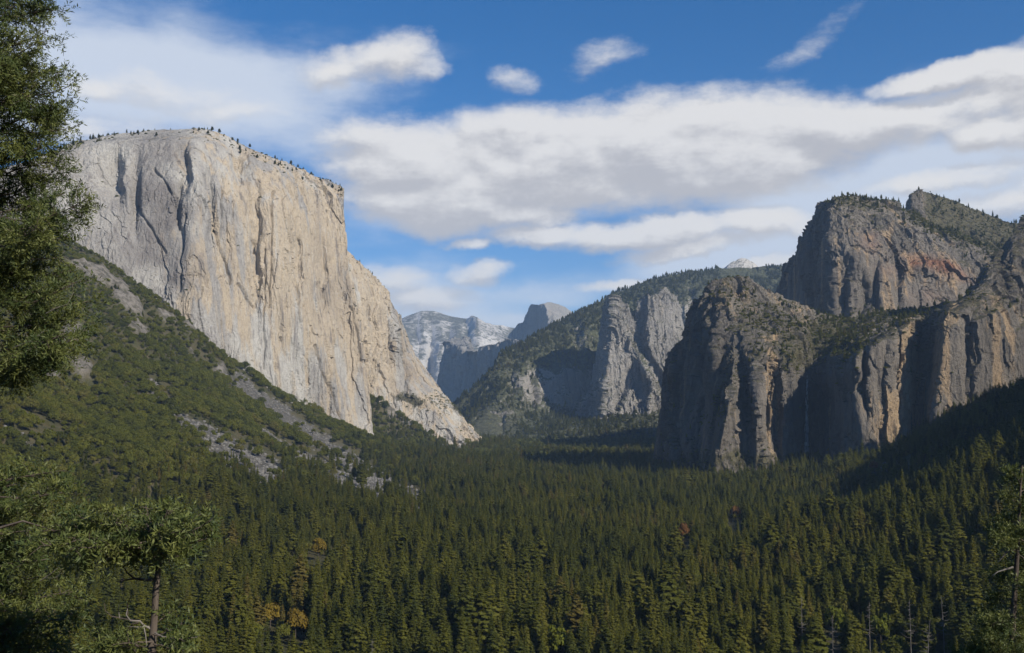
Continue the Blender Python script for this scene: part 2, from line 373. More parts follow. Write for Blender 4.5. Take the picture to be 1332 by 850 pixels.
# --- dark walls on the right, from the front peak to the frame's edge
low_cols = [
 [(838, 660, 2950), (842, 625, 2850), (850, 600, 2850), (856, 570, 2850), (861, 540, 2850)],
 [(856, 660, 2600), (860, 625, 2600), (868, 560, 2620), (875, 500, 2650), (879, 452, 2680)],
 [(880, 665, 2380), (882, 630, 2380), (890, 560, 2410), (898, 480, 2470), (905, 412, 2520)],
 [(905, 670, 2250), (907, 635, 2250), (914, 560, 2290), (920, 470, 2350), (923, 400, 2430), (927, 368, 2480)],
 [(926, 675, 2090), (926, 635, 2090), (932, 560, 2120), (930, 480, 2180), (932, 410, 2330), (948, 362, 2480)],
 [(965, 680, 2100), (965, 640, 2100), (970, 570, 2120), (968, 500, 2170), (967, 430, 2280), (976, 366, 2520)],
 [(1000, 690, 2125), (1000, 645, 2125), (1003, 580, 2140), (1003, 505, 2160), (1003, 462, 2180), (1003, 425, 2330), (1006, 382, 2540)],
 [(1028, 690, 2160), (1028, 645, 2160), (1030, 580, 2170), (1033, 485, 2185), (1035, 457, 2230), (1036, 427, 2360), (1040, 397, 2560)],
 [(1040, 690, 2330), (1040, 640, 2330), (1041, 580, 2335), (1043, 490, 2340), (1048, 468, 2380), (1056, 440, 2440), (1062, 408, 2600)],
 [(1064, 690, 2300), (1064, 640, 2300), (1066, 560, 2305), (1068, 482, 2310), (1073, 468, 2350), (1085, 440, 2430), (1092, 414, 2620)],
 [(1092, 680, 2110), (1092, 640, 2120), (1094, 560, 2130), (1096, 472, 2150), (1102, 455, 2240), (1112, 430, 2450), (1118, 412, 2650)],
 [(1116, 680, 2010), (1117, 630, 2015), (1120, 560, 2022), (1116, 460, 2050), (1121, 440, 2220), (1133, 420, 2450), (1142, 405, 2650)],
 [(1150, 670, 2025), (1150, 620, 2030), (1150, 540, 2038), (1147, 442, 2065), (1155, 428, 2200), (1168, 414, 2480), (1172, 402, 2650)],
 [(1182, 660, 2065), (1182, 600, 2070), (1181, 520, 2078), (1183, 424, 2095), (1187, 416, 2150), (1192, 410, 2400), (1194, 402, 2600)],
 [(1186, 660, 2240), (1186, 600, 2250), (1187, 520, 2260), (1190, 426, 2270), (1194, 416, 2320), (1199, 408, 2450), (1202, 402, 2600)],
 [(1203, 650, 2150), (1203, 590, 2160), (1206, 520, 2160), (1214, 430, 2170), (1216, 408, 2210), (1220, 403, 2290), (1224, 399, 2420)],
 [(1206, 640, 2000), (1208, 590, 2000), (1212, 530, 2005), (1226, 440, 2015), (1232, 405, 2060), (1236, 399, 2130), (1240, 393, 2260)],
 [(1240, 640, 2000), (1242, 580, 2005), (1246, 500, 2010), (1250, 430, 2020), (1254, 400, 2060), (1256, 392, 2120), (1258, 384, 2220)],
 [(1290, 630, 2030), (1290, 570, 2035), (1290, 500, 2045), (1289, 410, 2055), (1291, 399, 2105), (1290, 366, 2160), (1287, 350, 2250)],
 [(1335, 620, 2065), (1335, 560, 2070), (1335, 500, 2085), (1335, 424, 2100), (1335, 412, 2155), (1334, 330, 2240), (1332, 284, 2330)],
 [(1420, 600, 2110), (1420, 540, 2120), (1420, 400, 2140), (1420, 388, 2190), (1418, 280, 2270), (1415, 225, 2370)],
 [(1620, 600, 2200), (1620, 500, 2210), (1620, 380, 2230), (1620, 360, 2280), (1620, 270, 2360), (1620, 230, 2470)],
]
def low_warm(px, py, p):
    return 1.7 * blob(px, py, 1180, 480, 11, 60) + 1.2 * blob(px, py, 1006, 510, 10, 60) + 1.0 * blob(px, py, 1163, 540, 18, 40) + 1.1 * blob(px, py, 1222, 470, 10, 70, 12) + 0.5 * blob(px, py, 1320, 420, 60, 25)
def low_veg(px, py, p):
    return (0.95 * blob(px, py, 1085, 440, 55, 32, 8) + 0.6 * blob(px, py, 1030, 470, 36, 22, 25) + 0.45 * blob(px, py, 980, 410, 50, 30, 15) + 0.5 * blob(px, py, 930, 540, 45, 22) + 0.35 * blob(px, py, 960, 590, 60, 14)
            + 0.55 * sstep(572, 606, py) + 0.5 * blob(px, py, 1165, 412, 50, 10) + 0.4 * blob(px, py, 1290, 395, 60, 8, 18))
def low_stain(px, py, p):
    n = fbm_axis(p / np.array([30, 30, 150.0]), 4)
    return np.clip((0.75 * blob(px, py, 1060, 540, 30, 60) + 0.3 * blob(px, py, 1270, 460, 60, 60) + 0.35 * blob(px, py, 920, 480, 30, 90) + 0.6 * blob(px, py, 1310, 350, 40, 45)) * (0.8 + 0.9 * n), 0, 1)
def low_pre(px, py):
    return (-60 * blob(px, py, 950, 520, 9, 60, 12) + 70 * blob(px, py, 930, 500, 10, 60, 12) - 45 * blob(px, py, 985, 540, 8, 60) + 45 * blob(px, py, 974, 520, 7, 50) + 40 * blob(px, py, 996, 530, 6, 50)
            - 90 * blob(px, py, 877, 585, 6, 24) - 70 * blob(px, py, 899, 592, 6, 22) + 60 * blob(px, py, 888, 580, 6, 30) - 60 * blob(px, py, 885, 485, 5, 22, -5) - 40 * blob(px, py, 1100, 480, 14, 30))
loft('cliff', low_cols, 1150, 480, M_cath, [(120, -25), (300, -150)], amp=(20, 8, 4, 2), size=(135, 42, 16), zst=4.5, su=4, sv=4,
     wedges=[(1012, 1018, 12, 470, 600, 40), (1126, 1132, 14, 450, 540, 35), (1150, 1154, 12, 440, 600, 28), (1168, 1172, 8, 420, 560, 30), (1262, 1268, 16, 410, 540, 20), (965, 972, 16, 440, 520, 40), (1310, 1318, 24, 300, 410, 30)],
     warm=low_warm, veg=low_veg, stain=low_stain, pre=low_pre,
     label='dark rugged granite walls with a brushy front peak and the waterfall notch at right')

# --- big dome behind them
mid_cols = [
 [(980, 520, 4000), (984, 450, 3950), (998, 405, 3900), (1008, 385, 3880)],
 [(998, 520, 3720), (1004, 460, 3700), (1014, 400, 3680), (1020, 368, 3680), (1029, 346, 3680)],
 [(1020, 520, 3520), (1028, 460, 3500), (1037, 390, 3450), (1045, 330, 3430), (1051, 303, 3430)],
 [(1045, 520, 3280), (1050, 460, 3260), (1058, 390, 3230), (1060, 320, 3220), (1062, 282, 3250), (1067, 269, 3300)],
 [(1078, 530, 3030), (1080, 480, 3020), (1082, 410, 3010), (1080, 340, 3030), (1078, 278, 3110), (1084, 257, 3200)],
 [(1110, 530, 2960), (1110, 480, 2960), (1112, 410, 2965), (1114, 330, 3010), (1110, 280, 3100), (1108, 252, 3220)],
 [(1150, 520, 2950), (1152, 460, 2960), (1155, 400, 2990), (1157, 335, 3040), (1151, 287, 3120), (1142, 260, 3240)],
 [(1200, 510, 2990), (1203, 450, 3000), (1204, 400, 3040), (1203, 345, 3100), (1193, 304, 3180), (1180, 277, 3300)],
 [(1250, 500, 3040), (1253, 430, 3060), (1254, 385, 3100), (1249, 347, 3160), (1238, 322, 3240), (1222, 300, 3350)],
 [(1300, 490, 3090), (1304, 410, 3110), (1304, 370, 3150), (1299, 340, 3230), (1288, 322, 3320)],
 [(1420, 490, 3190), (1420, 410, 3200), (1415, 380, 3250), (1400, 345, 3300), (1385, 335, 3380)],
]
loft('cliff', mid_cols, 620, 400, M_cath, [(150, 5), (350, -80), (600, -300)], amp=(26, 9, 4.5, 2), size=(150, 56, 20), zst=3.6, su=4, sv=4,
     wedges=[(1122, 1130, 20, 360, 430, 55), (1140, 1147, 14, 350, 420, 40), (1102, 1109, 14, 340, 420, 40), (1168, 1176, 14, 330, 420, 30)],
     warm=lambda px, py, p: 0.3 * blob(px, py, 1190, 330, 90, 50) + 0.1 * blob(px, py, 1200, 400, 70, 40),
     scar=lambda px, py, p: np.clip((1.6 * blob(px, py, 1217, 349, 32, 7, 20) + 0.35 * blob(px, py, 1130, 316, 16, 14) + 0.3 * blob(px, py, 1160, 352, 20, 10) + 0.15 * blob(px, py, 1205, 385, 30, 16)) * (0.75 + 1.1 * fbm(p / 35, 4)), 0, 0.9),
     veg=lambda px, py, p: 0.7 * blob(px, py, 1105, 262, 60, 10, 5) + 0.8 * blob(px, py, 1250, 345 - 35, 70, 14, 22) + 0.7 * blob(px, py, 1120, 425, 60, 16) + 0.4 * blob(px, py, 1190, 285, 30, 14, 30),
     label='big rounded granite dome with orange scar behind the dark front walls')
hi_cols = [
 [(1178, 380, 3750), (1179, 330, 3750), (1180, 290, 3760), (1181, 264, 3780)],
 [(1186, 390, 3560), (1187, 330, 3570), (1187, 280, 3600), (1186, 253, 3660)],
 [(1197, 390, 3500), (1198, 330, 3530), (1198, 285, 3600), (1197, 248, 3720)],
 [(1225, 400, 3450), (1226, 330, 3520), (1224, 285, 3640), (1222, 255, 3780)],
 [(1268, 400, 3420), (1270, 340, 3500), (1268, 300, 3640), (1266, 273, 3800)],
 [(1318, 410, 3400), (1320, 350, 3480), (1320, 315, 3620), (1321, 291, 3800)],
 [(1420, 430, 3380), (1420, 380, 3450), (1420, 350, 3600), (1420, 330, 3800)],
]
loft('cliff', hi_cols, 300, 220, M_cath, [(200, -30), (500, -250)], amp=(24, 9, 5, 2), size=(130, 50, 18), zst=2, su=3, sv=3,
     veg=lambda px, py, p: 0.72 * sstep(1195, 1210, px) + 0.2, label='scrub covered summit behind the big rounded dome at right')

# --- ridges and pinnacles up the valley
sen_cols = [
 [(582, 600, 5400), (588, 570, 5400), (589, 548, 5400), (591, 529, 5400)],
 [(613, 602, 4250), (613, 577, 4450), (613, 556, 4850), (618, 530, 5300), (621, 504, 5400)],
 [(650, 602, 4250), (650, 577, 4450), (650, 556, 4850), (650, 520, 5150), (645, 494, 5300), (643, 477, 5450)],
 [(672, 602, 4250), (672, 577, 4450), (672, 556, 4850), (668, 505, 5250), (664, 478, 5400), (662, 459, 5650)],
 [(692, 602, 4250), (692, 577, 4450), (692, 556, 4850), (690, 532, 5350), (685, 480, 5400), (688, 466, 5480), (690, 443, 5950)],
 [(730, 602, 4250), (730, 577, 4450), (730, 556, 4850), (735, 538, 5500), (733, 479, 5540), (735, 466, 5620), (731, 440, 6000), (728, 421, 6400)],
 [(762, 602, 4250), (762, 577, 4450), (762, 556, 4850), (768, 540, 5600), (768, 480, 5650), (766, 462, 5720), (765, 425, 6050), (765, 401, 6500)],
 [(800, 602, 4250), (800, 577, 4450), (800, 556, 4850), (800, 500, 5800), (800, 440, 6200), (800, 405, 6500), (800, 382, 6900)],
 [(850, 602, 4250), (850, 577, 4450), (850, 556, 4850), (850, 500, 5900), (850, 430, 6300), (850, 388, 6700), (850, 364, 7100)],
 [(895, 602, 4250), (895, 577, 4450), (895, 556, 4850), (895, 480, 6000), (894, 420, 6300), (894, 390, 6500), (893, 356, 7200)],
 [(930, 602, 4250), (930, 577, 4450), (930, 556, 4850), (930, 500, 5800), (930, 440, 6100), (929, 400, 6500), (929, 375, 6800), (928, 350, 7400)],
 [(980, 602, 4250), (980, 577, 4450), (980, 556, 4850), (980, 460, 6000), (978, 410, 6600), (976, 378, 7000), (975, 351, 7600)],
 [(1020, 605, 5300), (1020, 440, 6200), (1020, 385, 7000), (1020, 348, 7600)],
 [(1080, 605, 5300), (1080, 440, 6200), (1080, 385, 7000), (1080, 345, 7600)],
]
def sen_veg(px, py, p):
    cliff = 1.1 * blob(px, py, 725, 505, 50, 26) + blob(px, py, 640, 555, 30, 22) + 0.7 * blob(px, py, 757, 442, 12, 18) + 0.8 * blob(px, py, 905, 405, 24, 26) + 0.6 * blob(px, py, 870, 520, 40, 60)
    return 0.85 - 1.0 * np.clip(cliff, 0, 1)
sen = loft('ridge', sen_cols, 620, 420, M_sent, [(200, 0), (700, -150)], amp=(50, 12, 5, 4), size=(260, 90, 34), zst=4.5, su=4, sv=4,
     wedges=[(690, 700, 30, 470, 540, 60), (752, 762, 14, 425, 470, 90), (668, 676, 14, 455, 540, 110), (900, 908, 16, 370, 440, 160), (886, 893, 10, 385, 450, 120), (655, 660, 12, 530, 580, 60)],
     veg=sen_veg, scar=lambda px, py, p: 0.7 * np.clip(blob(px, py, 732, 461, 10, 7) * (1 + fbm(p / 40, 3)), 0, 1),
     label='long forested ridge climbing to the right in the middle of the view', cat='ridge')
roc_cols = [
 [(748, 610, 5560), (758, 560, 5540), (762, 530, 5540), (774, 480, 5540), (784, 425, 5540), (791, 400, 5540)],
 [(766, 610, 5260), (770, 560, 5260), (776, 520, 5280), (786, 450, 5320), (793, 400, 5340), (795, 389, 5350)],
 [(776, 610, 5060), (780, 560, 5080), (785, 520, 5100), (793, 450, 5130), (797, 403, 5170), (798, 386, 5200)],
 [(800, 610, 5090), (802, 560, 5110), (803, 500, 5130), (806, 450, 5170), (807, 412, 5220), (805, 394, 5250)],
 [(822, 610, 5110), (824, 560, 5130), (826, 500, 5160), (822, 450, 5210), (820, 425, 5260), (817, 408, 5300)],
 [(832, 610, 5120), (834, 560, 5135), (836, 500, 5170), (832, 450, 5230), (830, 425, 5290), (826, 402, 5340)],
 [(842, 610, 5080), (844, 560, 5090), (846, 500, 5120), (845, 440, 5160), (846, 405, 5210), (842, 379, 5250)],
 [(856, 610, 5130), (858, 560, 5150), (860, 500, 5180), (858, 430, 5230), (857, 405, 5270), (853, 386, 5300)],
 [(870, 610, 5170), (873, 560, 5190), (876, 500, 5220), (872, 440, 5270), (869, 400, 5300), (864, 373, 5330)],
 [(884, 610, 5240), (888, 560, 5260), (888, 500, 5280), (883, 440, 5320), (879, 405, 5360), (874, 384, 5390)],
 [(896, 610, 5500), (896, 560, 5500), (894, 500, 5520), (889, 450, 5540), (885, 420, 5560), (881, 405, 5580)],
]
loft('cliff', roc_cols, 360, 420, M_sent, [(120, -60), (400, -300)], amp=(46, 16, 9, 5), size=(140, 60, 26), zst=5.5, su=3, sv=6,
     pre=lambda px, py: -60 * blob(px, py, 835, 470, 6, 60, -28) + 60 * blob(px, py, 850, 480, 6, 60, -30) + 40 * blob(px, py, 806, 520, 5, 40, 20) - 50 * blob(px, py, 775, 520, 6, 30, 25),
     veg=lambda px, py, p: 0.3 * sstep(520, 570, py), label='pinnacled grey rock tower standing out from the forested ridge')
dome_cols = [[(930, 385, 7750), (932, 362, 7800), (934, 356, 7850)], [(948, 385, 7550), (948, 360, 7650), (949, 344, 7800)], [(965, 385, 7500), (965, 360, 7600), (965, 335, 7850)],
             [(980, 385, 7520), (980, 360, 7650), (981, 342, 7850)], [(996, 385, 7600), (996, 362, 7750), (996, 356, 7900)]]
loft('mountain', dome_cols, 120, 70, M_far, [(150, -60), (400, -300)], amp=(8, 4, 2, 1), size=(200, 80, 30), zst=1, su=5, sv=5, veg=lambda px, py, p: 0.5 * sstep(352, 362, py),
     label='small bare granite dome on top of the forested ridge', cat='mountain')
hd_cols = [
 [(630, 560, 12100), (645, 500, 12100), (655, 465, 12100), (662, 436, 12100)],
 [(662, 560, 11900), (668, 490, 11900), (671, 450, 11900), (673, 422, 11900)],
 [(675, 560, 11850), (678, 490, 11850), (679, 450, 11850), (681, 419, 11850)],
 [(684, 560, 11700), (684, 480, 11700), (685, 430, 11700), (687, 405, 11700)],
 [(691, 560, 11500), (692, 480, 11500), (691, 420, 11500), (691, 396, 11500)],
 [(703, 560, 11000), (705, 480, 11000), (704, 430, 11000), (701, 397, 11050)],
 [(716, 560, 10500), (718, 480, 10500), (716, 430, 10520), (711, 404, 10700), (708, 395, 11000)],
 [(724, 560, 10350), (726, 480, 10350), (724, 430, 10400), (720, 408, 10700), (716, 394, 11200)],
 [(738, 560, 10400), (740, 480, 10400), (738, 435, 10500), (733, 412, 10800), (727, 397, 11300)],
 [(752, 560, 10500), (755, 480, 10500), (752, 440, 10600), (746, 420, 10900), (739, 403, 11400)],
 [(775, 560, 10600), (775, 480, 10600), (772, 445, 10700), (765, 428, 11000), (756, 415, 11500)],
]
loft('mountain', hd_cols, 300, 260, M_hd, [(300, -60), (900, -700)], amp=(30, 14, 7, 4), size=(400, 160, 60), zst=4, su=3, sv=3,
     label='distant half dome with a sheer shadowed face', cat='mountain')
wall_cols = [
 [(548, 600, 9700), (560, 540, 9720), (568, 505, 9740), (573, 487, 9760)],
 [(572, 600, 9450), (577, 530, 9470), (581, 485, 9500), (585, 447, 9540), (588, 439, 9900)],
 [(594, 600, 9050), (597, 530, 9080), (602, 480, 9110), (604, 452, 9150), (606, 441, 9600)],
 [(610, 600, 8800), (614, 530, 8830), (616, 490, 8870), (613, 465, 8920), (611, 455, 8980)],
 [(628, 600, 8550), (632, 530, 8590), (632, 490, 8640), (628, 468, 8700), (624, 456, 8780)],
 [(648, 600, 8250), (652, 520, 8300), (650, 480, 8370), (646, 460, 8450), (641, 450, 8560)],
 [(676, 600, 8000), (680, 510, 8050), (676, 470, 8130), (668, 452, 8230), (660, 441, 8360)],
 [(715, 600, 7750), (715, 490, 7800), (710, 460, 7880), (700, 448, 8000)],
]
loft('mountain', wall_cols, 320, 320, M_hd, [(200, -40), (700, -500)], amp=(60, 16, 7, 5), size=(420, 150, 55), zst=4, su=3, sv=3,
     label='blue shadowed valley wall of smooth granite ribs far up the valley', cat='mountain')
cl_cols = [
 [(440, 560, 12800), (440, 500, 13000), (440, 450, 14000), (440, 430, 15500)],
 [(500, 560, 12600), (505, 500, 12900), (505, 450, 14000), (505, 424, 15500)],
 [(527, 560, 12500), (528, 500, 12800), (528, 450, 13900), (529, 413, 15500)],
 [(548, 560, 12300), (548, 500, 12700), (548, 450, 13900), (549, 406, 15500)],
 [(566, 560, 12500), (566, 500, 12900), (566, 445, 14100), (565, 405, 15600)],
 [(585, 560, 12300), (585, 495, 12700), (584, 445, 13900), (583, 411, 15600)],
 [(606, 560, 12600), (606, 490, 13000), (606, 445, 14000), (606, 415, 15500)],
 [(619, 560, 12500), (619, 480, 12900), (619, 440, 13800), (619, 412, 15000)],
 [(634, 560, 12700), (636, 480, 13200), (636, 445, 14000), (632, 421, 15000)],
 [(665, 560, 13200), (665, 480, 13700), (665, 445, 14500), (665, 427, 16000)],
 [(730, 560, 13400), (730, 480, 13800), (730, 445, 14500), (730, 430, 16000)],
]
loft('mountain', cl_cols, 360, 300, M_far, [(500, -100), (1500, -800)], amp=(110, 9, 5, 7), size=(900, 420, 130), zst=1.6, su=4, sv=4,
     wedges=[(560, 572, 22, 430, 520, 500), (585, 594, 20, 425, 470, 350), (545, 552, 20, 420, 470, 250), (614, 622, 14, 420, 450, 250)],
     veg=lambda px, py, p: 0.45 * blob(px, py, 605, 437, 40, 6, 20) + 0.5 * blob(px, py, 650, 432, 26, 8),
     label='far pale granite mountains closing the valley', cat='mountain')
print('rocks done')
# ------------------------------------------------------------------ the ground
gc = []
def g(px, py, D): gc.append(P(px, py, D))
for a in [(75, 310, 2520), (100, 318, 2500), (130, 332, 2500), (160, 355, 2500), (190, 384, 2480), (230, 408, 2500), (270, 450, 2520), (300, 478, 2580), (345, 508, 2690), (400, 538, 2830), (440, 560, 2960), (487, 580, 3110),
          (0, 300, 2250), (-150, 300, 2300), (0, 400, 1600), (-150, 400, 1500), (100, 400, 1850), (160, 420, 2100), (220, 450, 2250),
          (0, 500, 1350), (100, 500, 1600), (200, 500, 1950), (300, 512, 2330), (350, 545, 2450), (400, 570, 2500),
          (-150, 600, 950), (0, 600, 1080), (100, 600, 1230), (200, 600, 1400), (300, 605, 1580), (380, 610, 1800), (450, 610, 2150), (500, 612, 2400),
          (0, 700, 860), (100, 705, 900), (200, 710, 1000), (300, 712, 1060), (-150, 700, 800), (400, 640, 1600), (470, 650, 1650), (520, 648, 1700), (550, 655, 1720),
          (490, 525, 3480), (520, 545, 3480), (560, 572, 3480), (600, 592, 3600), (520, 585, 3300),
          (1332, 520, 2000), (1332, 540, 1580), (1250, 546, 1950), (1250, 572, 1620), (1180, 580, 1980), (1180, 600, 1700), (1420, 490, 2050), (1420, 520, 1500), (1332, 580, 1230), (1280, 620, 1250), (1200, 630, 1500), (1332, 650, 980), (1450, 620, 900)]:
    g(*a)
gc = [np.array(x, float) for x in gc]
for y in (500, 800, 1150, 1500, 1900, 2400, 3000, 3600, 4300):
    for x in np.arange(-0.02 * y, 0.62 * y, 260):
        if x > 0.30 * y and y > 1700: continue
        if x > 0.36 * y and y > 700: continue
        gc.append(np.array([x, y, -150 + 0.004 * max(0, y - 1500)]))
for a in [(-150, 550, -150), (-400, 500, -120), (-800, 400, -60), (0, 5200, -130), (600, 5200, -130), (-400, 4500, -130), (0, 8000, -60), (1200, 6000, 0), (-2500, 2500, 700), (-2500, 1000, 500), (-1600, 1500, 380),
          (-1500, 800, 120), (-2000, 300, 250), (-2500, 5000, 900), (2600, 3500, 500), (0, 12000, 100), (4000, 12000, 300), (-4000, 12000, 300), (0, 16000, 300),
          # mountainside out of frame to the right that throws the long shadows
          (640, 450, -30), (1000, 200, 425), (1050, 500, 440), (1100, 800, 455), (1220, 1100, 485), (1360, 1440, 510), (1600, 1400, 490), (1500, 800, 450), (1500, 200, 430), (2200, 1000, 560), (1000, -300, 420), (1800, -600, 450)]:
    gc.append(np.array(a, float))
gc = np.array(gc)
SC = 1000.0
def _phi(r): return r
_d = np.linalg.norm(gc[:, None, :2] - gc[None, :, :2], axis=-1) / SC
_A = np.zeros((len(gc) + 1,) * 2); _A[:-1, :-1] = _phi(_d) - 0.004 * np.eye(len(gc)); _A[-1, :-1] = 1; _A[:-1, -1] = 1
_w = np.linalg.solve(_A, np.r_[gc[:, 2], 0])
def ground_z(x, y):
    x = np.asarray(x, float); y = np.asarray(y, float)
    sh = x.shape; x = x.ravel(); y = y.ravel(); z = np.empty(x.shape)
    for i in range(0, len(x), 40000):
        xx, yy = x[i:i + 40000], y[i:i + 40000]
        d = np.sqrt((xx[:, None] - gc[None, :, 0]) ** 2 + (yy[:, None] - gc[None, :, 1]) ** 2) / SC
        z[i:i + 40000] = _phi(d) @ _w[:-1] + _w[-1]
    # far outside everything it settles to a plain
    far = sstep(9000, 20000, np.hypot(x, y)); z = z * (1 - far) + 200 * far
    q = np.stack([x, y, 0 * x], -1)
    amp = sstep(-148, -90, z)
    z = z + amp * (24 * fbm(q / 190, 4) + 11 * fbm(q / 60, 3, off=4))
    # the hillside the viewer stands on
    h = -2.0 - 0.42 * np.maximum(0, np.hypot(np.maximum(y, 0), 0.25 * x) - 4) + 0.6 * fbm(q / 12, 3)
    h = np.where(y < 0, -2 + 0.3 * (-y) * sstep(0, 60, -y), h)
    k = 6.0
    m = np.maximum(z, h); z = m + k * np.log(np.exp((z - m) / k) + np.exp((h - m) / k)) - k * 0.0
    z = z - sstep(60, 5, np.hypot(x, y)) * (z - h)
    return z.reshape(sh)

STREAKS = [([(308, 498), (350, 528), (400, 562), (450, 600), (500, 630), (548, 657)], 9, 13),
           ([(338, 560), (370, 582), (400, 600), (440, 622), (488, 650)], 4, 14),
           ([(185, 490), (222, 527)], 4, 4), ([(236, 545), (262, 562), (300, 585), (350, 614)], 4, 20),
           ([(0, 552), (20, 566), (44, 582)], 5, 6), ([(270, 585), (300, 610)], 4, 5), ([(600, 588), (560, 566), (530, 548)], 5, 3),
           ([(285, 480), (292, 492)], 5, 5), ([(455, 795), (462, 798)], 7, 5), ([(118, 655), (124, 660)], 3, 3), ([(268, 705), (276, 712)], 4, 4), ([(1140, 610), (1170, 608)], 4, 4)]
ROCKY = [(105, 480, 16, 14), (70, 492, 8, 8), (165, 395, 34, 10), (140, 365, 40, 9), (215, 412, 20, 7), (250, 425, 16, 8), (180, 430, 14, 9), (285, 485, 8, 8), (110, 350, 30, 10), (510, 535, 10, 14), (250, 460, 12, 8), (95, 440, 20, 20)]
def scree_mask(px, py, x, y, wide=1.05):
    wob = 4.5 * vnoise(np.stack([px / 9, py / 9, 0 * px], -1)) + 2.0 * vnoise(np.stack([px / 3.5, py / 3.5, 0 * px + 5], -1))
    m = np.zeros(px.shape)
    for pts, w0, w1 in STREAKS:
        n = len(pts) - 1
        for i in range(n):
            (x0, y0), (x1, y1) = pts[i], pts[i + 1]
            t = np.clip(((px - x0) * (x1 - x0) + (py - y0) * (y1 - y0)) / ((x1 - x0) ** 2 + (y1 - y0) ** 2), 0, 1)
            w = wide * (w0 + (w1 - w0) * (i + t) / n)
            d = np.hypot(px - x0 - t * (x1 - x0), py - y0 - t * (y1 - y0)) + wob
            m = np.maximum(m, 1 - sstep(w * 0.75, w * 1.1, d))
    return m
def rocky_mask(px, py):
    m = np.zeros(px.shape)
    for cx, cy, rx, ry in ROCKY: m = np.maximum(m, blob(px, py, cx, cy, rx, ry, 28))
    n = fbm(np.stack([px / 26, py / 26, 0 * px], -1), 4)
    return sstep(0.35, 0.6, m + 0.55 * n)

rows = np.exp(np.linspace(math.log(260), math.log(40000), 820)) - 500      # y
colsA = np.r_[-1.3 * 0 - 3.4, -2.6, -2.0, -1.6, -1.35, -1.15, -1.0, np.linspace(-0.88, 0.88, 520), 1.0, 1.15, 1.35, 1.6, 2.0, 2.6, 3.4]
YY, AA = np.meshgrid(rows, colsA, indexing='ij')
XX = AA * (YY + 520)
ZZ = ground_z(XX, YY)
gp = np.stack([XX, YY, ZZ], -1)
gpx, gpy, gd = proj(gp)
vis = (YY > 300)
scr = np.where(vis, scree_mask(gpx, gpy, XX, YY), 0) * (YY < 4200)
rky = np.where(vis & (ZZ > -120) & (XX < 0), rocky_mask(gpx, gpy), 0)
gt = NT('forest_floor'); t = gt.t
co = gt.n('ShaderNodeTexCoord').outputs['Object']
cc = mix_(t, ramp_(t, noise_(t, co, 1 / 40, 6, 0.65), 0.35, 0.65), (0.07, 0.07, 0.032), (0.10, 0.085, 0.045))
rk = mix_(t, ramp_(t, noise_(t, co, 1 / 7, 6, 0.7), 0.35, 0.65), (0.07, 0.066, 0.058), (0.15, 0.14, 0.125))
cc = mix_(t, attr_(t, 'scree'), cc, rk)
rk2 = mix_(t, ramp_(t, noise_(t, co, 1 / 16, 6, 0.7), 0.4, 0.62), (0.24, 0.215, 0.185), (0.10, 0.092, 0.07))
cc = mix_(t, attr_(t, 'rocky'), cc, rk2)
bs = gt.n('ShaderNodeBsdfPrincipled'); gt.l(cc, bs.inputs['Base Color']); bs.inputs['Roughness'].default_value = 0.95; bs.inputs['Specular IOR Level'].default_value = 0.1
bp = gt.n('ShaderNodeBump'); gt.l(noise_(t, co, 1 / 6, 7, 0.75), bp.inputs['Height']); bp.inputs['Distance'].default_value = 7; bp.inputs['Strength'].default_value = 0.8
gt.l(bp.outputs[0], bs.inputs['Normal']); gt.l(bs.outputs[0], gt.n('ShaderNodeOutputMaterial').inputs[0])
# rough boulders of the scree stand up a little; outcrops stand up more
gp[..., 2] += scr * 1.5 * fbm(gp / 9, 3) + rky * (6 + 14 * np.abs(fbm(gp / np.array([34, 34, 60.]), 4, ridged=True)))
me = mesh_np('ground', gp.reshape(-1, 3), grid_quads(*gp.shape[:2])[:, ::-1], [gt.m], True, {'scree': scr, 'rocky': rky})
tag(obj('ground', me), kind='structure')
print('ground done')

# ------------------------------------------------------------------ trees
M_fir = leaf_mat('conifer_needles', [(0.0, (0.066, 0.080, 0.024)), (0.3, (0.110, 0.120, 0.027)), (0.6, (0.142, 0.145, 0.029)), (0.88, (0.172, 0.166, 0.032)), (1.0, (0.18, 0.148, 0.042))], 0.5, 110)
M_oak = leaf_mat('oak_leaves', [(0.0, (0.078, 0.087, 0.025)), (0.4, (0.122, 0.132, 0.027)), (0.75, (0.156, 0.16, 0.031)), (1.0, (0.17, 0.155, 0.042))], 0.45, 120)
M_gold = leaf_mat('autumn_leaves', [(0.0, (0.16, 0.11, 0.02)), (1.0, (0.22, 0.17, 0.03))], 0.3)
M_rust = leaf_mat('rust_leaves', [(0.0, (0.17, 0.085, 0.03)), (1.0, (0.20, 0.11, 0.04))], 0.3)
M_lime = leaf_mat('lime_leaves', [(0.0, (0.10, 0.115, 0.02)), (1.0, (0.14, 0.15, 0.025))], 0.3)
M_bark = bark_mat('brown_bark', (0.05, 0.038, 0.03), (0.12, 0.095, 0.075))
M_dead = bark_mat('bleached_wood', (0.13, 0.115, 0.10), (0.22, 0.20, 0.175))

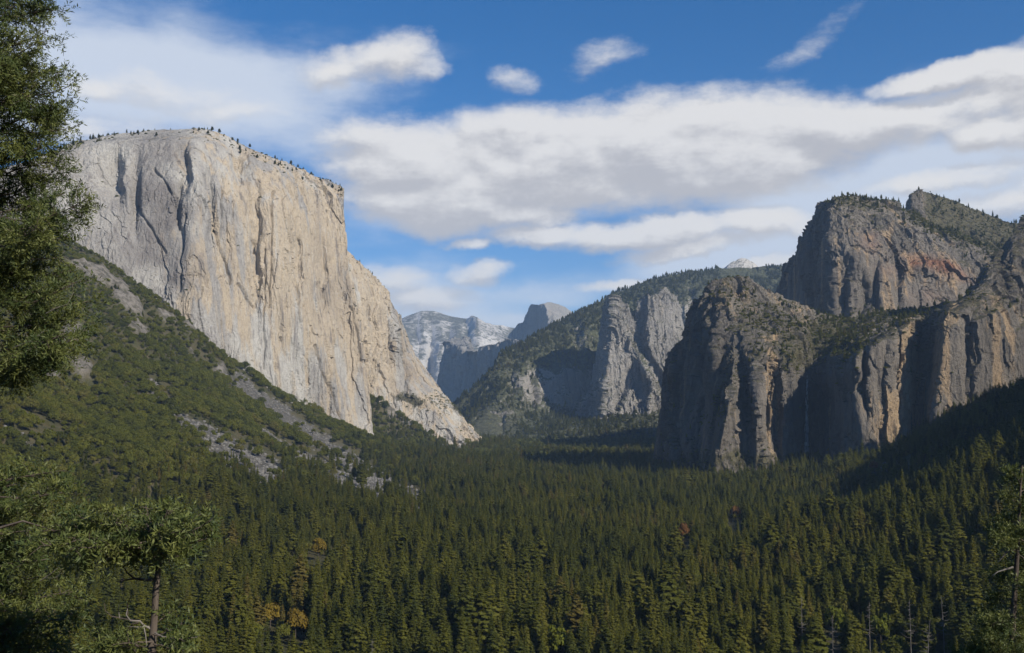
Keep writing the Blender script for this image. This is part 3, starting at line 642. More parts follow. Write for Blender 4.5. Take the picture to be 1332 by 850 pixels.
def tube(path, rad, seg=6):
    path = np.array(path, float); rad = np.broadcast_to(np.asarray(rad, float), (len(path),))
    tan = np.gradient(path, axis=0); tan /= np.linalg.norm(tan, axis=1, keepdims=True) + 1e-9
    up = np.where(np.abs(tan[:, 2:3]) > 0.9, np.array([[1., 0, 0]]), np.array([[0, 0, 1.]]))
    a = np.cross(tan, up); a /= np.linalg.norm(a, axis=1, keepdims=True); b = np.cross(tan, a)
    th = np.linspace(0, 2 * math.pi, seg, endpoint=False)
    V = path[:, None] + rad[:, None, None] * (np.cos(th)[None, :, None] * a[:, None] + np.sin(th)[None, :, None] * b[:, None])
    Q = []
    for i in range(len(path) - 1):
        for j in range(seg):
            k = (j + 1) % seg; Q.append((i * seg + j, i * seg + k, (i + 1) * seg + k, (i + 1) * seg + j))
    n = len(path)
    for c in range(seg // 2 - 1):
        j = (n - 1) * seg
        Q.append((j, j + c * 1 + 1, j + c + 2, j + (c + 3 if c + 3 < seg else 0)))
    return V.reshape(-1, 3), np.array(Q)
def merge(L):
    V, Q, o = [], [], 0
    for v, q in L:
        V.append(v); Q.append(np.asarray(q) + o); o += len(v)
    return np.concatenate(V), np.concatenate(Q)
def kites(c, d, s, L, Wd):
    """leaf sprays: four-cornered blades at c, pointing d, broad side along s"""
    c = c[:, None]; d = d[:, None]; s = s[:, None]; L = np.asarray(L)[:, None, None]; Wd = np.asarray(Wd)[:, None, None]
    V = np.concatenate([c, c + d * L * 0.45 + s * Wd, c + d * L, c + d * L * 0.45 - s * Wd], 1)
    n = len(V); return V.reshape(-1, 3), np.arange(n * 4).reshape(n, 4)
def unit(v): return v / (np.linalg.norm(v, axis=-1, keepdims=True) + 1e-9)

def conifer_crown(H, Wd, whorls, base=0.12, power=0.8, rag=0.25, seed=1, droop=0.25, up=0.25, gaps=0.0, den=8):
    r = np.random.default_rng(seed); out = []
    for i in range(whorls):
        f = (i + r.random() * 0.8) / whorls; z = H * (base + (1 - base) * f)
        L = Wd * (1 - f) ** power * (0.75 + rag * r.random()) + 0.25
        if f < 0.15: L *= 0.65 + 2.3 * f
        nb = max(4, int(den * (0.6 + 0.5 * (1 - f))))
        ph = r.random() * 6.28
        for k in range(nb):
            if r.random() < gaps: continue
            th = ph + k * 6.283 / nb + r.normal() * 0.22; l = L * (0.7 + 0.45 * r.random())
            dr = droop * (1 - f) - up * f + r.normal() * 0.22
            d = np.array([math.cos(th), math.sin(th), -dr]); d /= np.linalg.norm(d)
            s = np.array([-math.sin(th), math.cos(th), 0])
            n = max(2, int(2 + l * 0.8))
            # main spray and side sprays along the branch
            tt = np.linspace(0.12, 0.86, n) + r.normal(size=n) * 0.04
            c = np.array([0, 0, z]) + d * l * tt[:, None] + r.normal(size=(n, 3)) * 0.10 * l * 0.5
            for sg in (-1, 1):
                dd = unit(d + s * sg * (0.7 + 0.3 * r.random((n, 1))) + np.array([0, 0, -0.75]) + r.normal(size=(n, 3)) * 0.22)
                ss = unit(np.cross(dd, unit(np.array([0, 0, 1.0]) + 0.8 * np.array([d[0], d[1], 0]) + r.normal(size=(n, 3)) * 0.3)))
                out.append(kites(c, dd, ss, l * (0.55 - 0.25 * tt) + 0.25, (l * 0.16 + 0.14) * (0.8 + 0.5 * r.random(n))))
            out.append(kites(c[-1:] - d * 0.3 * l, unit(d + np.array([0, 0, -0.45]))[None], unit(s + np.array([0, 0, r.normal() * 0.3]))[None], [l * 0.65], [l * 0.13 + 0.1]))
    out.append(kites(np.array([[0, 0, H * 0.95]] * 3), unit(np.array([[0.1, 0, 1], [-0.1, 0.1, 1], [0, -0.1, 1.]])), unit(np.array([[0, 1, 0], [1, 0, 0], [1, 1, 0.]])), [H * 0.06] * 3, [0.22] * 3))
    return merge(out)
def round_crown(Rr, Hh, lobes, per, leaf, seed, z0):
    r = np.random.default_rng(seed); out = []
    for i in range(lobes):
        u = unit(r.normal(size=3)); u[2] = abs(u[2]) * 1.2 - 0.55
        c = np.array([u[0] * Rr * 0.62, u[1] * Rr * 0.62, z0 + Hh * (0.45 + 0.36 * u[2])])
        rr = Rr * (0.3 + 0.22 * r.random())
        n = unit(r.normal(size=(per, 3))); n[:, 2] = np.where(n[:, 2] < -0.3, -n[:, 2], n[:, 2])
        pt = c + n * rr * (0.72 + 0.4 * r.random((per, 1))) * np.array([1, 1, 0.8])
        d = unit(np.cross(n, r.normal(size=(per, 3)))); s = unit(np.cross(n + r.normal(size=(per, 3)) * 0.5, d))
        out.append(kites(pt - d * leaf * 0.5, d, s, leaf * (0.7 + 0.7 * r.random(per)), leaf * 0.42 * (0.7 + 0.7 * r.random(per))))
    return merge(out)
def pole(H, r0, lean=0.0, r1=0.05, z0=-1.5):
    z = np.linspace(z0, H, 9); x = lean * (z / H) ** 2 * H * 0.08
    return tube(np.stack([x, 0 * z, z], -1), np.linspace(r0, r1, 9), 6)
def dead_branches(H, n, L, seed, f0=0.35, rise=0.1):
    r = np.random.default_rng(seed); out = []
    for i in range(n):
        f = f0 + (0.97 - f0) * r.random(); th = r.random() * 6.283; l = L * (1.1 - f) * (0.5 + 0.8 * r.random()) + 0.4
        d = np.array([math.cos(th), math.sin(th), 0]); q = np.linspace(0, 1, 5)
        pth = np.array([0, 0, H * f]) + d * l * q[:, None] + np.array([0, 0, 1]) * (rise * l * q - 0.25 * l * q * (1 - q) + r.normal() * 0.2 * l * q ** 2)[:, None]
        out.append(tube(pth, np.linspace(0.11, 0.03, 5), 4))
    return out

# crown and trunk meshes of each kind of tree; heights in metres
def fir_kind(H, Wd, wh, seed, **kw):
    v, q = conifer_crown(H, Wd, wh, seed=seed, **kw); cm = mesh_np('crown', v, q, [M_fir])
    v, q = merge([pole(H * 0.97, 0.012 * H + 0.05)] + dead_branches(H, 6, Wd, seed, 0.06, -0.1)); tm = mesh_np('trunk', v, q, [M_bark], True)
    return cm, tm
KINDS = []
KINDS.append(fir_kind(38, 4.6, 56, 11, power=0.75))
KINDS.append(fir_kind(42, 5.4, 54, 12, power=0.85, rag=0.4, gaps=0.08))
KINDS.append(fir_kind(34, 4.2, 48, 13, power=0.6, rag=0.35))
KINDS.append(fir_kind(40, 5.8, 40, 14, power=0.5, base=0.32, rag=0.5, gaps=0.22, droop=0.0))     # open pine crown
KINDS.append(fir_kind(30, 4.8, 44, 15, power=0.65, rag=0.3))
KINDS.append(fir_kind(31, 5.6, 36, 17, power=0.45, base=0.2, rag=0.55, gaps=0.15, droop=-0.1))     # old round headed pine
KINDS.append(fir_kind(44, 3.9, 60, 16, power=0.7, rag=0.35, gaps=0.05))
def oak_kind(Rr, Hh, seed, mat, lobes=15, per=62, leaf=1.15, z0=2.0):
    v, q = round_crown(Rr, Hh, lobes, per, leaf, seed, z0); cm = mesh_np('crown', v, q, [mat])
    tm = mesh_np('trunk', *merge([pole(z0 + Hh * 0.5, 0.35, 0.6, 0.1)] + dead_branches(z0 + Hh * 0.6, 5, Rr, seed, 0.45, 0.7)), [M_bark], True)
    return cm, tm
OAKS = [oak_kind(6.5, 9.5, 21, M_oak, 22, 60, 0.95), oak_kind(5.2, 8.5, 22, M_oak, 17, 60, 0.9), oak_kind(7.6, 9.0, 23, M_oak, 26, 60, 0.95)]
BRUSH = [oak_kind(3.6, 3.6, 24, M_oak, 9, 40, 0.9, 0.2)]
GOLD = oak_kind(7.0, 14, 25, M_gold, 18, 70, 1.2, 3); RUST = oak_kind(6.5, 13, 26, M_rust, 17, 70, 1.2, 3); LIME = oak_kind(6, 15, 27, M_lime, 17, 70, 1.2, 3)

def place_tree(kind, loc, s, rz, label, cat, group, name='conifer'):
    e = bpy.data.objects.new(name, None); C.objects.link(e); e.empty_display_size = 0.5
    e.location = loc; e.scale = (s[0], s[0], s[1]); e.rotation_euler = (0, 0, rz)
    tag(e, label, cat, group)
    c = obj('crown', kind[0], e); tr = obj('trunk', kind[1], e)
    return e, c

# --- trees that stand out by colour or by being dead
def on_ground(px_, py_, D): 
    q = P(px_, py_, D); return np.array([q[0], D, float(ground_z(q[0], D))])
def seat(px_, py_top, H):
    """distance at which a tree of height H on the ground shows its top at this row"""
    Ds = np.linspace(300, 4500, 900); q = P(np.full(900, px_), np.full(900, py_top), Ds); zz = ground_z(q[:, 0], Ds) + H
    i = np.argmin(np.abs(zz - q[:, 2])[30:]) + 30
    return Ds[i]
COLOURED = [
    (888, 678, 17, 'r', 'orange brown autumn tree standing out in the middle of the conifer forest', 'tree'),
    (956, 656, 16, 'r', 'small dull red tree beyond the orange one in the forest', 'tree'),
    (1078, 583, 17, 'g', 'yellow autumn tree at the foot of the waterfall cliff', 'tree'),
    (1064, 588, 17, 'l', 'lime green tree beside the yellow one below the waterfall', 'tree'),
    (1137, 598, 15, 'r', 'orange tree at the foot of the cliff right of the waterfall', 'tree'),
    (385, 792, 14, 'g', 'low ochre tree at the lower left edge of the forest', 'tree'),
    (352, 785, 13, 'g', 'small ochre tree left of the other low ochre tree', 'tree'),
    (415, 700, 15, 'g', 'ochre tree where the left slope meets the valley forest', 'tree'),
    (724, 812, 18, 'l', 'bright lime green tree at the bottom centre of the forest', 'tree'),
    (1145, 795, 18, 'l', 'lime green tree among the dead trunks at lower right', 'tree'),
    (1086, 786, 18, 'l', 'olive lime tree beside the tallest dead trunk', 'tree')]
COLOURED = [(a_, b_, h_ * 1.5, *r_) for a_, b_, h_, *r_ in COLOURED]
DEAD = [
    (1042, 775, 40, 0.1, 'tallest bleached dead trunk with stubs near the lower right'),
    (1183, 781, 38, 0.0, 'bleached dead trunk second from the lower right corner'),
    (1205, 805, 34, 0.8, 'leaning bleached dead trunk close to the lower right corner'),
    (1226, 775, 38, -0.3, 'dead grey trunk half hidden by dark crowns at lower right'),
    (1130, 783, 36, 0.1, 'short dead top poking out between two lime green trees'),
    (1082, 800, 36, 0.2, 'thin dead trunk right of the tallest bleached one'),
    (484, 832, 34, 0.0, 'thin dead spar rising at the bottom left of centre')]
SEATS = [(x_, y_, seat(x_, y_, H), H, 9, 0.35) for x_, y_, H, *_ in COLOURED] + [(x_, y_, max(470, seat(x_, y_, H)), H, 5, 0.5) for x_, y_, H, *_ in DEAD]
def clear_of(px, tpy, dep):
    """no crown stands right in front of those trees"""
    ok = np.ones(len(px), bool)
    for x_, y_, D, H, w, fr in SEATS:
        hpx = H * F / D
        ok &= ~((np.abs(px - x_) < w + 3.0 * F / dep) & (dep < D + 12) & (tpy < y_ + fr * hpx))
    return ok
# --- positions: a jittered grid that thins with distance
def scatter(y0, y1, s0, s1, amin=-0.62, amax=0.66):
    out = []; y = y0
    while y < y1:
        f = (y - y0) / (y1 - y0); s = s0 + (s1 - s0) * f
        x = np.arange(amin * y, amax * y, s)
        out.append(np.stack([x + rng.uniform(-.48, .48, len(x)) * s, y + rng.uniform(-.48, .48, len(x)) * s, x * 0 + s], -1)); y += s
    return np.concatenate(out)
pts = np.concatenate([scatter(300, 1500, 8.6, 9.6), scatter(1500, 4600, 9.8, 16.5)])
z = ground_z(pts[:, 0], pts[:, 1])
pos = np.stack([pts[:, 0], pts[:, 1], z], -1)
px, py, dep = proj(pos); tpx, tpy, _ = proj(pos + np.array([0, 0, 38.0]))
keep = (px > -160) & (px < 1500) & (tpy < 900)
keep &= (dep > 430)
keep &= ~((pos[:, 0] > 0.38 * pos[:, 1]) & (pos[:, 1] > 2130))
sm = scree_mask(px, py + 2.5, pos[:, 0], pos[:, 1], 1.4); rm = np.where((z > -120) & (pos[:, 0] < 0), rocky_mask(px, py), 0)
dens = rng.random(len(px))
gap = fbm(np.stack([pos[:, 0] / 70, pos[:, 1] / 110, 0 * z], -1), 3, off=50)
keep &= dens > 0.85 * sstep(0.30, 0.5, gap)
keep &= clear_of(px, tpy, dep)
keep &= dens > sm * 0.9
keep &= dens > rm * 0.85
# behind the big rock masses nothing shows
keep &= ~((pos[:, 1] > 2620 + 2.6 * np.maximum(0, (px - 270))) & (px < 470))
pos, px, py, dep, z, tpy = [a[keep] for a in (pos, px, py, dep, z, tpy)]; sp = pts[keep, 2]
patch = fbm(np.stack([pos[:, 0] / 130, pos[:, 1] / 130, 0 * z], -1), 3)
slope_up = sstep(-135, -60, z) * (pos[:, 0] < 0) * (pos[:, 1] > 450)
p_oak = 0.19 + 0.78 * slope_up * sstep(720, 540, py + 45 * patch) + 0.25 * sstep(300, 0, px) * sstep(640, 700, py) + 0.25 * patch
p_oak = np.where((px > 480) & (pos[:, 1] > 3000), 0.35, p_oak)
isoak = rng.random(len(px)) < p_oak
hs = (0.42 + 0.44 * rng.random(len(px)) ** 0.8) * (1 + 0.45 * patch) * (1 + 0.10 * (sp - 9) / 6)
hs = np.where(rng.random(len(px)) < 0.12, hs * 1.22, hs) * np.where(rng.random(len(px)) < 0.16, 0.62, 1)
hs = hs * (1 - 0.35 * slope_up)
var = rng.integers(0, len(KINDS), len(px)); ovar = rng.integers(0, 3, len(px))
brushy = isoak & (slope_up > 0.5) & (py < 480)
rot = rng.random(len(px)) * 6.283
wid = hs * (1.05 + 0.40 * rng.random(len(px))) * (1 + 0.25 * (sp - 9) / 6)
osz = (0.55 + 0.75 * rng.random(len(px)) ** 1.3) * (1 + 0.12 * (sp - 9)) * np.where(py < 420, 0.8, 1)

# --- the 300 that show largest, each a thing of its own
inframe = (px > 6) & (px < 1326) & (tpy < 846) & (dep > 120)
order = np.argsort(dep)
ic = [i for i in order if inframe[i] and not isoak[i]][:300]
io = [i for i in order if inframe[i] and isoak[i]][:260]
used = np.zeros(len(px), bool)
CLAB = ['dense dark spired conifer in the valley forest below the viewpoint', 'tall tapering conifer with layered boughs in the valley forest below the viewpoint', 'blunt topped bushy conifer in the valley forest below the viewpoint',
        'open crowned pine with bare lower trunk in the valley forest below the viewpoint', 'short broad conifer in the valley forest below the viewpoint', 'round headed old pine in the valley forest below the viewpoint', 'narrow very tall conifer in the valley forest below the viewpoint']
SRC = {}
for i in ic:
    used[i] = True
    e, c = place_tree(KINDS[var[i]], pos[i] - np.array([0, 0, 0.5]), (wid[i], hs[i]), rot[i], CLAB[var[i]], 'conifer', 'conifers nearest the viewpoint')
    SRC.setdefault(('c', int(var[i])), c)
OLAB = ['large rounded olive green tree among the nearest conifers', 'small rounded olive green tree among the nearest conifers', 'wide spreading olive green tree among the nearest conifers']
for i in io:
    used[i] = True
    e, c = place_tree(OAKS[ovar[i]], pos[i] - np.array([0, 0, 0.5]), (osz[i], osz[i] * 1.15), rot[i], OLAB[ovar[i]], 'oak', 'rounded oaks nearest the viewpoint', 'oak_tree')
    SRC.setdefault(('o', int(ovar[i])), c)

# --- everything else: one wood, instanced from the same crowns
def instancer(name, sets, label, cat, kind='stuff'):
    """sets: list of (crown object, positions, scales(n,3), rotation z)"""
    V = np.concatenate([s[1] for s in sets]); n = len(V)
    me = bpy.data.meshes.new(name); me.vertices.add(n); me.vertices.foreach_set('co', V.astype(np.float32).ravel())
    at = me.attributes.new('sc', 'FLOAT_VECTOR', 'POINT'); at.data.foreach_set('vector', np.concatenate([s[2] for s in sets]).astype(np.float32).ravel())
    rr = np.zeros((n, 3), np.float32); rr[:, 2] = np.concatenate([s[3] for s in sets])
    at = me.attributes.new('ro', 'FLOAT_VECTOR', 'POINT'); at.data.foreach_set('vector', rr.ravel())
    vi = np.concatenate([np.full(len(s[1]), k) for k, s in enumerate(sets)]).astype(np.int32)
    at = me.attributes.new('vr', 'INT', 'POINT'); at.data.foreach_set('value', vi)
    o = obj(name, me); tag(o, label, cat, kind=kind)
    ng = bpy.data.node_groups.new(name, 'GeometryNodeTree')
    ng.interface.new_socket('Geometry', in_out='INPUT', socket_type='NodeSocketGeometry')
    ng.interface.new_socket('Geometry', in_out='OUTPUT', socket_type='NodeSocketGeometry')
    N = ng.nodes; L = ng.links
    gi = N.new('NodeGroupInput'); go = N.new('NodeGroupOutput'); jn = N.new('GeometryNodeJoinGeometry')
    def named(nm, ty):
        a = N.new('GeometryNodeInputNamedAttribute'); a.data_type = ty; a.inputs[0].default_value = nm
        return [s for s in a.outputs if s.enabled and s.name == 'Attribute'][0]
    sc = named('sc', 'FLOAT_VECTOR'); ro = named('ro', 'FLOAT_VECTOR'); vr = named('vr', 'INT')
    e2r = N.new('FunctionNodeEulerToRotation'); L.new(ro, e2r.inputs[0])
    for k, s in enumerate(sets):
        oi = N.new('GeometryNodeObjectInfo'); oi.transform_space = 'ORIGINAL'; oi.inputs['Object'].default_value = s[0]; oi.inputs['As Instance'].default_value = True
        cp = N.new('FunctionNodeCompare'); cp.data_type = 'INT'; cp.operation = 'EQUAL'
        ins = [x for x in cp.inputs if x.enabled]; L.new(vr, ins[0]); ins[1].default_value = k
        ip = N.new('GeometryNodeInstanceOnPoints'); L.new(gi.outputs[0], ip.inputs['Points'])
        L.new(cp.outputs[0], ip.inputs['Selection']); L.new(oi.outputs['Geometry'], ip.inputs['Instance'])
        L.new(e2r.outputs[0], ip.inputs['Rotation']); L.new(sc, ip.inputs['Scale']); L.new(ip.outputs[0], jn.inputs[0])
    L.new(jn.outputs[0], go.inputs[0])
    md = o.modifiers.new('wood', 'NODES'); md.node_group = ng
    return o
def S3(w, h): return np.stack([w, w, h], -1)
sets = []
for k in range(len(KINDS)):
    m = ~used & ~isoak & (var == k); sets.append((SRC[('c', k)], pos[m], S3(wid[m], hs[m]), rot[m]))
# conifers up on the rims and ridges
def on_rock(key, mask_fn, n, seed):
    p, nn, qx, qy, A = LOFTS[key]; r = np.random.default_rng(seed)
    w = mask_fn(qx, qy, nn, A, p).ravel(); w = np.clip(w, 0, None)
    a = np.zeros(p.shape[:2]); a[:-1, :-1] = np.linalg.norm(np.cross(p[1:, :-1] - p[:-1, :-1], p[:-1, 1:] - p[:-1, :-1]), axis=-1)
    w = w * a.ravel(); w /= w.sum(); i = r.choice(len(w), n, p=w)
    return p.reshape(-1, 3)[i] + np.r_[0, 0, -0.5]
def flat(nn, a=0.45, b=0.7): return sstep(a, b, nn[..., 2])
LK = list(LOFTS)
print(LK)
Kcap, Keast, Klow, Kmid, Khi, Ksen, Kroc, Kdome = LK[:8]
rim_pts, rim_h, rim_w = [], [], []
def addc(p, h0, h1, wf=1.0):
    n = len(p); h = h0 + (h1 - h0) * rng.random(n); rim_pts.append(p); rim_h.append(h / 38); rim_w.append(h / 38 * wf)
rowi = None
def capm(qx, qy, nn, A, p):
    j = np.arange(p.shape[1])[None] * np.ones((p.shape[0], 1)); m = (j > 500) & (j < 572)
    return flat(nn, 0.2, 0.6) * m * (qx > 60) * (qx < 445) * np.where((qx < 150), 2.5, np.where(qx < 255, 0.8, 1.3)) * np.where((qx > 205) & (qx < 240), 0.3, 1)
addc(on_rock(Kcap, capm, 300, 1), 7, 17, 1.7)
addc(on_rock(Keast, lambda qx, qy, nn, A, p: flat(nn, 0.15, 0.6) * ((np.arange(p.shape[1])[None] > 395)) * (qx > 455), 160, 2), 7, 15, 1.7)
addc(on_rock(Ksen, lambda qx, qy, nn, A, p: flat(nn, 0.12, 0.4) * np.clip(A['veg'] + 0.3 * fbm(p / 120, 3), 0, 1) ** 1.5 * (A['veg'] > 0.2) * (qy < 606) * (qx > 585) * (qx < 1040) * np.where((qx > 936) & (qx < 996) & (qy < 362), 0.0, 1), 11000, 3), 12, 34, 1.7)
addc(on_rock(Klow, lambda qx, qy, nn, A, p: flat(nn, 0.25, 0.6) * A['veg'] * (qy < 640), 900, 4), 7, 18, 1.3)
addc(on_rock(Kmid, lambda qx, qy, nn, A, p: flat(nn, 0.25, 0.6) * A['veg'], 700, 5), 9, 20, 1.3)
addc(on_rock(Khi, lambda qx, qy, nn, A, p: flat(nn, 0.25, 0.6) * A['veg'], 700, 6), 9, 24, 1.3)
addc(on_rock(Kroc, lambda qx, qy, nn, A, p: flat(nn, 0.3, 0.6) * (A['veg'] + 0.05), 300, 7), 12, 26, 1.3)
rp = np.concatenate(rim_pts); rh = np.concatenate(rim_h); rw = np.concatenate(rim_w)
rv = rng.integers(0, 6, len(rp)); rr_ = rng.random(len(rp)) * 6.28
for k in range(6):
    m = rv == k; sets.append((SRC[('c', k)], rp[m], S3(rw[m], rh[m]), rr_[m]))
instancer('conifer_forest', sets, 'deep green conifer forest filling the valley floor and ridges', 'forest')
# rounded oaks and brush of the left slope and ledges
sets = []
for k in range(3):
    m = ~used & isoak & (ovar == k); f = np.where(brushy[m], 0.75, 1)
    sets.append((SRC[('o', k)], pos[m], S3(osz[m] * f, osz[m] * f * 1.3), rot[m]))
bp_ = []
bp_.append(on_rock(Klow, lambda qx, qy, nn, A, p: flat(nn, 0.15, 0.5) * np.clip(A['veg'] + 0.15 + 0.5 * fbm(p / 50, 3), 0, 1) ** 1.5 * (qy < 640), 6500, 14))
bp_.append(on_rock(Kmid, lambda qx, qy, nn, A, p: flat(nn, 0.15, 0.5) * np.clip(A['veg'] + 0.3 * fbm(p / 60, 3), 0, 1) ** 2, 3200, 15))
bp_.append(on_rock(Khi, lambda qx, qy, nn, A, p: flat(nn, 0.15, 0.5) * np.clip(A['veg'] + 0.3 * fbm(p / 60, 3), 0, 1) ** 2, 3000, 16))
bp_.append(on_rock(Keast, lambda qx, qy, nn, A, p: flat(nn, 0.15, 0.5) * np.clip(A['veg'] + 0.2 * fbm(p / 60, 3), 0, 1) ** 2, 1500, 17))
bp_.append(on_rock(Kcap, lambda qx, qy, nn, A, p: flat(nn, 0.5, 0.7) * 1.0, 700, 18))
bp_.append(on_rock(Kcap, capm, 600, 28)); bp_.append(on_rock(Keast, lambda qx, qy, nn, A, p: flat(nn, 0.15, 0.6) * ((np.arange(p.shape[1])[None] > 395)) * (qx > 455), 300, 29)); bp_.append(on_rock(Ksen, lambda qx, qy, nn, A, p: flat(nn, 0.1, 0.4) * (A['veg'] > 0.2) * (qx > 585) * (qx < 1040) * np.where((qx > 936) & (qx < 996) & (qy < 362), 0.0, 1), 8000, 30))
bp_ = np.concatenate(bp_); bv = rng.integers(0, 3, len(bp_)); bsz = 0.28 + 0.45 * rng.random(len(bp_)) ** 1.5
for k in range(3):
    m = bv == k; sets.append((SRC[('o', k)], bp_[m] - np.r_[0, 0, 1.0], S3(bsz[m], bsz[m] * 0.8), rng.random(m.sum()) * 6.28))
instancer('woodland', sets, 'rounded olive green oaks and brush covering the left slope', 'woodland')
print('forest', sum(len(s[1]) for s in sets), len(rp), (~used).sum())

# --- trees that stand out by colour or by being dead
for (x_, y_, H, kd, lab, cat) in COLOURED:
    kd = {'r': RUST, 'g': GOLD, 'l': LIME}[kd]
    D = seat(x_, y_, H); loc = on_ground(x_, y_, D)
    place_tree(kd, loc, (1.15, H / 14.5), random.random() * 6, lab, cat, None, 'autumn_tree')
for (x_, y_, H, lean, lab) in DEAD:
    D = seat(x_, y_, H); D = max(D, 470); loc = on_ground(x_, y_, D); q = P(x_, y_, D); loc[2] = q[2] - H
    e = bpy.data.objects.new('dead_tree', None); C.objects.link(e); e.location = loc; tag(e, lab, 'dead tree', 'dead trunks in the forest')
    obj('trunk', mesh_np('trunk', *pole(H, 0.30, lean, 0.05, -6), [M_dead], True), e)
    obj('branches', mesh_np('branches', *merge(dead_branches(H, 34, 6.5, int(x_), 0.4, 0.12)), [M_dead], True), e)

# ------------------------------------------------------------------ scree boulders
def rock_mesh(seed):
    r = np.random.default_rng(seed); n, m = 9, 6; V = []
    for i in range(m):
        ph = math.pi * (i + 0.5) / m
        for j in range(n):
            th = 6.283 * j / n; d = np.array([math.sin(ph) * math.cos(th), math.sin(ph) * math.sin(th), math.cos(ph)])
            V.append(d * (0.8 + 0.45 * r.random()) * np.array([1, 0.85, 0.65]))
    V += [np.array([0, 0, 0.6]), np.array([0, 0, -0.6])]
    Q = [(i * n + j, i * n + (j + 1) % n, (i + 1) * n + (j + 1) % n) for i in range(m - 1) for j in range(n)] + [(i * n + j, (i + 1) * n + (j + 1) % n, (i + 1) * n + j) for i in range(m - 1) for j in range(n)]
    Q += [(n * m, j, (j + 1) % n) for j in range(n)] + [(n * m + 1, (m - 1) * n + (j + 1) % n, (m - 1) * n + j) for j in range(n)]
    return np.array(V), np.array(Q)
bm_ = NT('boulder_granite'); t = bm_.t
b_ = bm_.n('ShaderNodeBsdfPrincipled'); b_.inputs['Roughness'].default_value = 0.9
oi = bm_.n('ShaderNodeObjectInfo')
bm_.l(mix_(t, noise_(t, bm_.n('ShaderNodeNewGeometry').outputs['Position'], 0.35, 5, 0.7), (0.08, 0.076, 0.07), (0.22, 0.21, 0.19)), b_.inputs[0]); bm_.l(b_.outputs[0], bm_.n('ShaderNodeOutputMaterial').inputs[0])
w = (scr * (1 + 0.0 * scr)).copy(); w[:, :10] = 0; w[gd < 300] = 0; area = np.ones_like(w) * (YY + 520) ** 2
ids = rng.choice(w.size, 9000, p=(w * area).ravel() / (w * area).sum())
bpnt = gp.reshape(-1, 3)[ids] + np.stack([rng.uniform(-8, 8, 9000), rng.uniform(-6, 6, 9000), np.zeros(9000)], -1)
bpnt[:, 2] = ground_z(bpnt[:, 0], bpnt[:, 1])
L = []
tv, tq = zip(*[rock_mesh(s) for s in range(6)])
Vs, Qs, off = [], [], 0
for k in range(6):
    sel = bpnt[k::6]; n = len(sel); s = (0.8 + 3.2 * rng.random(n) ** 3)[:, None, None]; a = rng.random(n) * 6.28
    v = tv[k][None] * s; c_, s_ = np.cos(a)[:, None], np.sin(a)[:, None]
    v = np.stack([v[..., 0] * c_ - v[..., 1] * s_, v[..., 0] * s_ + v[..., 1] * c_, v[..., 2]], -1) + sel[:, None]
    q = tq[k][None] + (np.arange(n) * len(tv[k]))[:, None, None] + off
    Vs.append(v.reshape(-1, 3)); Qs.append(q.reshape(-1, 3)); off += n * len(tv[k])
tag(obj('scree', mesh_np('scree', np.concatenate(Vs), np.concatenate(Qs), [bm_.m])), 'pale grey boulders lying in streaks down the left slope', 'scree', kind='stuff')

# ------------------------------------------------------------------ the waterfall
r_ = np.linspace(0, 1, 60); top = P(1050, 487, 2150); wv = []
pl, nl, qx, qy, _ = LOFTS[Klow]
def front_D(x_, y_):
    m = (np.abs(qx - x_) < 1.2) & (np.abs(qy - y_) < 2.0)
    return pl[..., 1][m].min() if m.any() else 2150
Ds = np.array([front_D(1050 - 1 * f, 488 + 100 * f) for f in r_]); Ds = np.minimum(blur(Ds[:, None], 4, 0)[:, 0], Ds) - 5
c_ = np.array([P(1050 - 1 * f, 488 + 104 * f, d) for f, d in zip(r_, Ds)])
hw = 1.6 + 3.8 * r_ + 0.8 * np.abs(vnoise(np.stack([r_ * 9, 0 * r_, 0 * r_], -1)))
for i in range(60):
    for dx, dy in ((-1, 0), (-0.4, -1.5), (0.4, -1.5), (1, 0), (0.3, 1), (-0.3, 1)): wv.append(c_[i] + np.array([dx * hw[i], dy, 0]))
Q = [(i * 6 + j, i * 6 + (j + 1) % 6, (i + 1) * 6 + (j + 1) % 6, (i + 1) * 6 + j) for i in range(59) for j in range(6)]
wm = NT('falling_water'); t = wm.t
co = wm.n('ShaderNodeTexCoord').outputs['Object']
b_ = wm.n('ShaderNodeBsdfPrincipled'); b_.inputs['Base Color'].default_value = (0.75, 0.78, 0.8, 1); b_.inputs['Roughness'].default_value = 0.5
wm.l(math_(t, 'MULTIPLY', ramp_(t, noise_(t, map_(t, co, (0.5, 0.5, 0.03)), 1, 5, 0.7), 0.36, 0.7), 0.8), b_.inputs['Alpha'])
wm.l(b_.outputs[0], wm.n('ShaderNodeOutputMaterial').inputs[0])
tag(obj('waterfall', mesh_np('waterfall', np.array(wv), np.array(Q), [wm.m], True)), 'thin faint waterfall dropping down the shadowed notch in the dark cliff', 'waterfall')
# ------------------------------------------------------------------ foreground trees
M_near = NT('near_needles'); t = M_near.t
co = M_near.n('ShaderNodeTexCoord').outputs['Object']
c1 = mix_(t, ramp_(t, noise_(t, co, 1.3, 4, 0.6), 0.35, 0.7), (0.052, 0.078, 0.024), (0.15, 0.165, 0.042))
c1 = mix_(t, math_(t, 'MULTIPLY', ramp_(t, noise_(t, co, 9.0, 2, 0.5), 0.66, 0.78), 0.7), c1, (0.16, 0.14, 0.06))
d_ = M_near.n('ShaderNodeBsdfPrincipled'); d_.inputs['Roughness'].default_value = 0.55; d_.inputs['Specular IOR Level'].default_value = 0.3
tr = M_near.n('ShaderNodeBsdfTranslucent'); M_near.l(c1, d_.inputs[0]); M_near.l(c1, tr.inputs[0])
mx = M_near.n('ShaderNodeMixShader'); mx.inputs[0].default_value = 0.2; M_near.l(d_.outputs[0], mx.inputs[1]); M_near.l(tr.outputs[0], mx.inputs[2])
